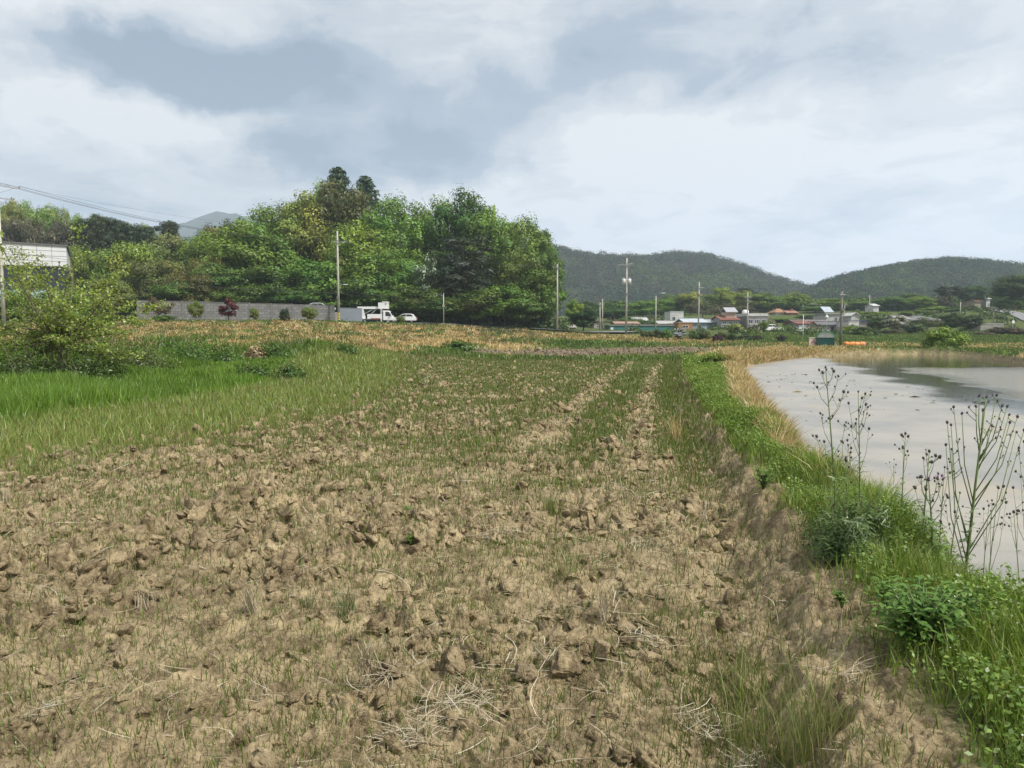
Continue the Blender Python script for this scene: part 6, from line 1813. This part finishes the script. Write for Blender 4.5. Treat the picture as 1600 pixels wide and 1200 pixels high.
for (px, py, w_, h_, lb, ti) in [
 (35, 597, 110, 60, 'dark green thicket at the foot of the sapling, left of its stem', (.075, .125, .028)),
 (140, 595, 120, 56, 'dark green thicket at the foot of the sapling, right of its stem', (.08, .135, .03)),
 (215, 580, 110, 44, 'greyish green weeds right of the sapling', (.12, .15, .055)),
 (300, 560, 70, 26, 'deep green weed mound on the terrace bank under the red maple', (.08, .16, .028)),
 (350, 566, 60, 24, 'green weed mound on the terrace bank right of the deep green one', (.09, .17, .03)),
 (430, 560, 46, 22, 'leafy weed mound where the grass bank bends away', (.08, .16, .03)),
 (455, 595, 50, 26, 'dark leafy mound at the end of the tall grass strip', (.075, .15, .028)),
 (395, 590, 60, 22, 'bright leafy mound along the back of the tall grass strip', (.08, .15, .025)),
 (540, 555, 44, 20, 'green weed mound on the bank left of the field end', (.085, .16, .03)),
 (715, 548, 50, 14, 'rounded green mound on the verge beyond the field end', (.085, .15, .03)),
 (780, 520, 130, 9, 'low dark green bushes on top of the slope before the grove', (.03, .06, .018)),
 (1133, 533, 46, 12, 'dark green mound beside the second ploughed plot', (.04, .085, .02))]:
    undergrowth('weed_mound', px, py, w_, h_, lb, ti, n=2400 if px < 260 else 1400, leaf=.09 if py > 550 else .22)
undergrowth('pampas_tuft', 400, 562, 34, 20, 'pale dead grass tuft on the green terrace bank', (.46, .37, .24), 700, .14, 'dry tuft')
undergrowth('feather_weed', 1335, 868, 130, 80, 'dense grey-green feathery weed at the foot of the left thistles', (.115, .18, .055), 9000, .05, 'weed', .14)
undergrowth('bank_weed', 1235, 610, 50, 16, 'dark green clump on the crest of the pond bank', (.04, .095, .02), 900, .07, 'weed')

# ---------------------------------------------------------------- thistles
STEM = paint('thistle_stem', (.13, .19, .055), .7, 0, .25, 20)
BUD = paint('thistle_bud', (.060, .045, .042), .8, 0, .3, 60)
PURPLE = paint('thistle_purple', (.34, .15, .42), .8, 0, .2, 60)
def bud_mesh(nm, m, s):
    mb = MB(); mb.ball((0, 0, 0), .0083 * s, 8, 6, 1.15)
    for k in range(9):
        a = k * 2 * math.pi / 9; mb.add([(.006*s*math.cos(a-.25), .006*s*math.sin(a-.25), .006*s), (.006*s*math.cos(a+.25), .006*s*math.sin(a+.25), .006*s), (.012*s*math.cos(a), .012*s*math.sin(a), .014*s)], [(0, 1, 2)])
    return mb.mesh(nm, m, True)
def tuft_mesh(nm, s):
    mb = MB()
    for k in range(26):
        a = random.uniform(0, 6.28); l = random.uniform(.25, 1)
        x, y = .016*s*l*math.cos(a), .016*s*l*math.sin(a)
        mb.add([(x*.3-.001, y*.3, .006*s), (x*.3+.001, y*.3, .006*s), (x, y+.0006, .024*s), (x, y-.0006, .024*s)], [(0, 1, 2, 3)])
    return mb.mesh(nm, PURPLE)
BUDM = bud_mesh('flower_head', BUD, 1.0)
TUFT = tuft_mesh('petals', 1.0)
def thistle(bx, by, tips_, label, purple=0, r=.006, Y=None, leaves=20, z=None, seed=1):
    """bx,by: pixel of the stem foot; tips_: pixel tips of main stem (first) then branches as (px, py, fraction up the stem where it leaves)"""
    rr = random.Random(seed)
    p = gpt(bx, by)
    if Y: p = Vector((at(bx, by, Y).x, Y, zg(at(bx, by, Y).x, Y)))
    Yd = p.y
    t = empty('thistle', p, 0, label, 'thistle', 'thistles on the pond bank')
    top = at(tips_[0][0], tips_[0][1], Yd + rr.uniform(-.05, .05)) - p
    side = Vector((-.02 * top.z, 0, 0)) * rr.choice((-1, 1))
    pts = [Vector((0, 0, -.05)), top * .3 + side, top * .65 + side * .6, top]
    mb = MB(); mb.tube(pts, [r * 1.25, r * 1.0, r * .75, r * .4], 7)
    heads = [top]
    def along(f):
        return pts[0].lerp(pts[1], f / .3) if f < .3 else pts[1].lerp(pts[2], (f - .3) / .35) if f < .65 else pts[2].lerp(pts[3], (f - .65) / .35)
    allb = []
    for (tx, ty, f) in tips_[1:]:
        e = at(tx, ty, Yd + rr.uniform(-.14, .14)) - p
        s = along(f)
        out = (e - s)
        m = s + out * .5 + Vector((out.x * .16, out.y * .1, -.06 * out.length))
        mb.tube([s, m, e], [r * .40, r * .32, r * .2], 5); heads.append(e); allb.append((s, m, e))
    # small side shoots near each tip
    extra = []
    for (s, m, e) in allb + [(pts[1], pts[2], pts[3])]:
        for k in range(rr.randint(1, 3)):
            f = rr.uniform(.55, .97); q = m.lerp(e, (f - .5) * 2)
            a = rr.uniform(0, 6.28); l = rr.uniform(.018, .06)
            tip = q + Vector((math.cos(a) * l, math.sin(a) * l, l * rr.uniform(.6, 1.3)))
            mb.tube([q, q.lerp(tip, .6) + Vector((0, 0, -.004)), tip], [r * .26, r * .22, r * .18], 4); extra.append(tip)
    mb.build('stem', STEM, t, True)
    allh = heads + extra
    for i, h in enumerate(allh):
        o = link('flower_head', BUDM, t); o.location = h
        s = rr.uniform(.65, 1.05) * (1.1 if i < len(heads) else .8); o.scale = (s,) * 3
        o.rotation_euler = (rr.uniform(-.5, .5), rr.uniform(-.5, .5), 0)
        if i < purple or (purple and i >= len(heads) and rr.random() < .10):
            c = link('petals', TUFT, o)
    # lance-shaped leaves
    P, N = [], []
    lb = MB()
    for k in range(int(leaves * 1.8)):
        f = rr.uniform(.02, .62) ** 1.2; q = along(f); a = rr.uniform(0, 6.28); l = rr.uniform(.05, .11) * (1.25 - f)
        d = Vector((math.cos(a), math.sin(a), rr.uniform(-.1, .7))).normalized(); w_ = Vector((-d.y, d.x, 0)) * l * .13
        q1 = q + d * l * .35; q2 = q + d * l * .7 + Vector((0, 0, -.006)); q3 = q + d * l + Vector((0, 0, -.03 * l / .1))
        lb.add([q, q1 + w_, q2 + w_ * 1.3, q3, q2 - w_ * 1.3, q1 - w_], [(0, 1, 5), (1, 2, 4, 5), (2, 3, 4)])
    lb.build('leaves', paint('thistle_leaf', (.10, .165, .045), .7, 0, .3, 15), t)
thistle(1303, 850, [(1290, 574), (1310, 588, .8), (1277, 605, .78), (1318, 612, .7), (1312, 625, .72), (1282, 646, .55), (1276, 682, .45), (1288, 690, .42), (1322, 660, .5), (1330, 715, .3), (1297, 655, .6), (1303, 580, .9), (1285, 582, .88)], 'tallest thin thistle at the left of the row, dark buds over the water', 0, .0055, leaves=26, seed=1)
thistle(1338, 840, [(1341, 612), (1352, 615, .82), (1326, 630, .7), (1353, 632, .75), (1330, 667, .55), (1358, 670, .45), (1324, 688, .35), (1338, 655, .6), (1347, 622, .85), (1356, 636, .7)], 'second thin thistle from the left, slightly shorter than its tall neighbour', 0, .0048, leaves=20, seed=2)
thistle(1320, 845, [(1322, 720), (1310, 705, .5), (1330, 700, .5), (1316, 690, .6)], 'short weak thistle between the two tall left ones', 0, .0035, leaves=10, seed=3)
thistle(1392, 812, [(1397, 718), (1390, 722, .7), (1400, 726, .75)], 'short single-stemmed thistle over the water right of the feathery weed', 0, .0035, leaves=10, seed=4)
thistle(1411, 838, [(1415, 677), (1409, 680, .9), (1419, 682, .88), (1411, 700, .6), (1418, 705, .6)], 'straight slim thistle standing alone in the middle of the row', 0, .004, leaves=16, seed=5)
thistle(1431, 940, [(1452, 705), (1443, 716, .7), (1462, 712, .72), (1440, 745, .55), (1456, 722, .8), (1448, 710, .85), (1430, 762, .4)], 'thistle left of the purple flowered short one with a dense dark bud cluster', 0, .0055, leaves=22, Y=4.3, seed=6)
thistle(1453, 960, [(1451, 750), (1465, 748, .72), (1473, 749, .66), (1437, 746, .7), (1447, 765, .75), (1480, 775, .5)], 'stout short thistle with pink-purple blooms in front of the row', 3, .0065, leaves=26, Y=4.15, seed=7)
thistle(1512, 890, [(1541, 621), (1530, 619, .82), (1557, 618, .80), (1566, 634, .74), (1574, 635, .72), (1490, 636, .55), (1503, 646, .58), (1480, 660, .42), (1486, 664, .40), (1577, 648, .62), (1590, 651, .58), (1578, 660, .55), (1588, 675, .38), (1600, 672, .36), (1478, 695, .3), (1487, 702, .34), (1536, 640, .85), (1550, 665, .75), (1545, 672, .7), (1525, 635, .78)], 'largest branching thistle with open lilac flowers at its top', 3, .0105, leaves=60, Y=4.9, seed=8)
thistle(1545, 905, [(1560, 762), (1568, 760, .7), (1550, 782, .6), (1572, 785, .5)], 'shorter thistle just right of the largest one', 0, .004, leaves=14, Y=4.7, seed=9)
thistle(1540, 900, [(1545, 790), (1537, 795, .7), (1552, 788, .7)], 'smallest thistle close right of the largest stem', 0, .0035, leaves=10, Y=4.8, seed=10)
thistle(1482, 890, [(1500, 770), (1478, 790, .6), (1470, 815, .5), (1492, 800, .6)], 'bushy low thistle left of the largest stem', 0, .0045, leaves=24, Y=4.7, seed=11)
thistle(1470, 895, [(1476, 730), (1484, 722, .7), (1466, 740, .7)], 'slim thistle leaning right between the purple and the largest one', 0, .004, leaves=14, Y=4.8, seed=12)
thistle(1606, 935, [(1584, 800), (1590, 798, .8), (1578, 803, .8)], 'short thistle leaning left at the right edge of the photo', 0, .0042, leaves=12, Y=4.4, seed=13)
thistle(1622, 930, [(1600, 690), (1583, 762, .55), (1592, 700, .8), (1606, 705, .8), (1595, 745, .5)], 'taller thistle half cut by the right edge of the photo', 0, .005, leaves=14, Y=4.5, seed=14)

# ---------------------------------------------------------------- the leafy weed and other single plants near the camera
def leafy_weed(px, py, wpx, hpx, label, n, col, leaf, name='leafy_weed', cat='weed', asp=.42):
    p = gpt(px, py); sc = p.y / F; rx, rz = wpx * sc / 2, hpx * sc
    t = empty(name, p, 0, label, cat)
    st = MB(); lv = []
    for k in range(n):
        a = random.uniform(0, 6.28); rad = random.uniform(.15, 1) ** .6
        e = Vector((math.cos(a) * rx * rad, math.sin(a) * rx * rad * .8, rz * random.uniform(.55, 1.05) * (1.05 - .45 * rad)))
        m = Vector((e.x * .35, e.y * .35, e.z * .62))
        st.tube([(0, 0, -.02), m, e], [.0045, .0035, .0018], 5)
        for j in range(9):
            f = .25 + .75 * j / 8
            q = Vector((0, 0, 0)).lerp(m, f * 2) if f < .5 else m.lerp(e, (f - .5) * 2)
            b = random.uniform(0, 6.28)
            lv.append((q, Vector((math.cos(b), math.sin(b), random.uniform(.0, .6))).normalized(), leaf * random.uniform(.6, 1.25) * (1.1 - .35 * f)))
    st.build('stems', STEM, t, True)
    V = []; Fq = []; C = []
    cc = np.array(col)
    for q, d, l in lv:
        w_ = Vector((-d.y, d.x, 0)); w_ = w_.normalized() if w_.length > .01 else Vector((1, 0, 0))
        up = d.cross(w_); up = up if up.z > 0 else -up
        b = len(V)
        wd = l * asp
        for f, wf, dz in ((.0, .0, 0), (.2, .28, 0), (.45, .5, -.01), (.72, .36, -.05), (1, 0, -.14)):
            c = q + d * l * f + Vector((0, 0, dz * l * 1.8))
            if wf == 0: V.append(c)
            else: V += [c + w_ * wd * wf + up * wd * wf * .25, c, c - w_ * wd * wf + up * wd * wf * .25]
        Fq += [(b, b+1, b+2), (b, b+2, b+3), (b+1, b+4, b+5), (b+1, b+5, b+2), (b+2, b+5, b+6), (b+2, b+6, b+3), (b+4, b+7, b+8), (b+4, b+8, b+5), (b+5, b+8, b+9), (b+5, b+9, b+6), (b+7, b+10, b+8), (b+8, b+10, b+9)]
        C += [cc * random.uniform(.75, 1.3)] * 11
    link('leaves', np_mesh('leaves', np.array([v[:] for v in V]), np.array(Fq), GRASS, np.array(C), True), t)
leafy_weed(1440, 1022, 150, 135, 'bushy broad-leaved green weed at the edge of the earth bank', 60, (.105, .20, .04), .075)
leafy_weed(1385, 950, 60, 70, 'light green broad-leaved sprout left of the bushy weed', 10, (.13, .24, .05), .06)
leafy_weed(1500, 985, 90, 90, 'green broad-leaved weed right of the bushy weed', 22, (.07, .15, .03), .07)
leafy_weed(1192, 765, 44, 50, 'small light green leafy sprout on the bank crest', 14, (.12, .23, .045), .06)
leafy_weed(642, 850, 24, 22, 'small bright green leafy seedling in the middle of the field', 12, (.14, .23, .035), .03)
leafy_weed(640, 805, 30, 20, 'second bright green seedling, just beyond the small one in the field', 12, (.13, .22, .035), .032)
leafy_weed(1315, 945, 40, 22, 'low green plant on the bare earth of the bank', 10, (.09, .17, .03), .035)

def grass_clump(px, py, hpx, n, label, cols, name='grass_clump', spread=.06, lean=.3, wd=.005, red=0):
    p = gpt(px, py); h = hpx * p.y / F
    a = rng.uniform(0, 6.28, n); r_ = spread * rng.uniform(0, 1, n) ** .7
    P = np.stack([p.x + r_ * np.cos(a), p.y + r_ * np.sin(a), np.zeros(n)], 1); P[:, 2] = land(P[:, 0], P[:, 1]) 
    col = palette(n, cols, [1] * len(cols))
    o = blades(name, P - np.array(p), h * rng.uniform(.5, 1.1, n), wd * rng.uniform(.7, 1.3, n), col, lean, .6)
    o.location = p
    tag(o, label, 'grass clump', 'grass clumps in the field')
for (px, py, h_, n, sp_, lb) in [
 (1215, 1165, 215, 120, .18, 'tall thin grass clump at the bottom of the field near the earth bank'),
 (1165, 1080, 110, 90, .10, 'thin grass tuft just behind the tall clump at the bottom right'),
 (1260, 1185, 150, 90, .10, 'grass tuft right of the tall clump at the bottom edge'),
 (540, 960, 60, 60, .06, 'blue-green grass tuft in the middle foreground of the field'),
 (885, 900, 62, 70, .09, 'wide olive grass tuft right of the field centre'),
 (480, 945, 30, 30, .04, 'short grass tuft left of the blue-green one'),
 (860, 800, 40, 60, .10, 'green grass tuft beyond the straw heap'),
 (1055, 690, 62, 50, .10, 'pale dry grass tuft in the furrow at the far right of the field'),
 (1310, 1110, 70, 40, .05, 'dark thin weed tuft on the bare bank slope'),
 (1390, 1160, 60, 30, .05, 'thin weed tuft on the cracked earth at the lower right')]:
    c = [(.20, .235, .075), (.23, .27, .085), (.30, .27, .14), (.15, .19, .06)]
    if 'pale dry' in lb: c = DRYR
    if 'blue-green' in lb: c = [(.09, .14, .06), (.12, .16, .07), (.14, .16, .05)]
    grass_clump(px, py, h_, n, lb, c, spread=sp_, wd=.0032 if py > 850 else .008)

def straw_heap(px, py, wpx, n, label, up=.25, L=(.07, .24), az=None):
    p = gpt(px, py); sp_ = wpx * p.y / F / 2
    n = int(n * .7); x = rng.normal(0, sp_ * .6, n).clip(-sp_, sp_); y = rng.normal(0, sp_ * .55, n).clip(-sp_, sp_)
    z = land(p.x + x, p.y + y) - p.z + .012 + rng.uniform(0, .035, n)
    l = rng.uniform(*L, n)
    a = rng.uniform(0, 6.28, n) if az is None else rng.normal(az, .5, n)
    V, Fq, C = straw_pieces(np.stack([x, y, z], 1), l, rng.uniform(.0022, .0046, n), a, np.abs(rng.normal(0, up, n)), rng.normal(0, .35, n), palette(n, STRAWC, (4, 3, 3, 2)))
    o = link('straw_heap', np_mesh('straw_heap', V, Fq, STRAW, C)); o.location = p
    tag(o, label, 'straw heap', 'heaps of old straw on the field')
def stubble(px, py, hpx, n, label):
    p = gpt(px, py); h = hpx * p.y / F
    V, Fq, C = straw_pieces(np.stack([rng.normal(0, .022, n), rng.normal(0, .022, n), np.full(n, h * .42)], 1), h * rng.uniform(.7, 1.2, n), rng.uniform(.0025, .005, n), rng.uniform(0, 6.28, n), rng.uniform(.9, 1.5, n), rng.normal(0, .25, n), palette(n, STRAWC, (3, 3, 2, 4)))
    o = link('stubble_tuft', np_mesh('stubble_tuft', V, Fq, STRAW, C)); o.location = p
    tag(o, label, 'stubble tuft', 'old rice stubble tufts')
straw_heap(775, 832, 90, 80, 'flat pale straw heap below the centre of the field', .12)
straw_heap(710, 1095, 110, 120, 'large loose straw heap at the bottom centre', .2)
straw_heap(640, 1140, 70, 60, 'straw heap among big clods left of the large heap', .35)
straw_heap(590, 1070, 60, 30, 'thin straw bunch behind the clods at the bottom centre', .3)
straw_heap(680, 985, 50, 40, 'short straw scraps before the middle seedlings', .15, (.04, .12))
straw_heap(960, 930, 50, 40, 'upright tangle of straw right of the olive tuft', .5)
straw_heap(1010, 1000, 90, 70, 'straw strands along the furrow at the lower right', .12)
straw_heap(850, 1030, 60, 25, 'long pale stalks lying left of the furrow straw', .08, (.12, .28))
straw_heap(1090, 1130, 80, 80, 'grey straw heap beside the tall grass clump', .2)
straw_heap(1000, 850, 70, 60, 'pale straw on a clod ridge beyond the upright tangle', .35)
straw_heap(960, 760, 60, 60, 'fan of bleached straw on the ridge between green stripes', .4)
straw_heap(65, 1108, 40, 40, 'small whitish straw wisp at the lower left', .2, (.04, .12))
straw_heap(60, 955, 50, 30, 'few pale stalks on the clods at the left', .3)
straw_heap(410, 1080, 60, 24, 'thin crossing stalks left of the bottom centre', .5)
straw_heap(1180, 1185, 60, 60, 'bundle of pale straw at the foot of the tall grass clump', .2)
straw_heap(1330, 1035, 70, 30, 'pale stalks on the bare earth bank', .15)
for (px, py, h_, n, lb) in [(392, 955, 40, 60, 'broken stubble tuft left of the middle foreground'), (571, 1062, 60, 70, 'upright grey stubble tuft on a clod at the bottom centre'), (225, 950, 28, 30, 'pale stubble tuft on the left clod ridge'), (940, 970, 44, 36, 'stubble tuft standing on a clod right of centre'), (1098, 820, 46, 26, 'pale broken stalk tuft at the foot of the earth bank'), (8, 790, 30, 40, 'whitish stubble tuft at the left edge of the field'), (1062, 652, 26, 26, 'thin pale stubble tuft in the far right furrow'), (720, 760, 24, 30, 'stubble tuft in the middle of the field')]:
    stubble(px, py, h_, n, lb)

# ---------------------------------------------------------------- haze
if HAZE > 0:
    hz = MB(); hz.box(-2600, 2600, -300, 3900, -3, 560)
    m, nt, out = new_mat('haze'); v = nt.nodes.new('ShaderNodeVolumePrincipled')
    v.inputs['Color'].default_value = (.74, .85, 1.0, 1); v.inputs['Density'].default_value = HAZE; v.inputs['Anisotropy'].default_value = .2
    nt.links.new(v.outputs[0], out.inputs['Volume'])
    ho = hz.build('haze', m); tag(ho, 'thin pale blue haze filling the whole valley', 'haze', None, 'stuff')
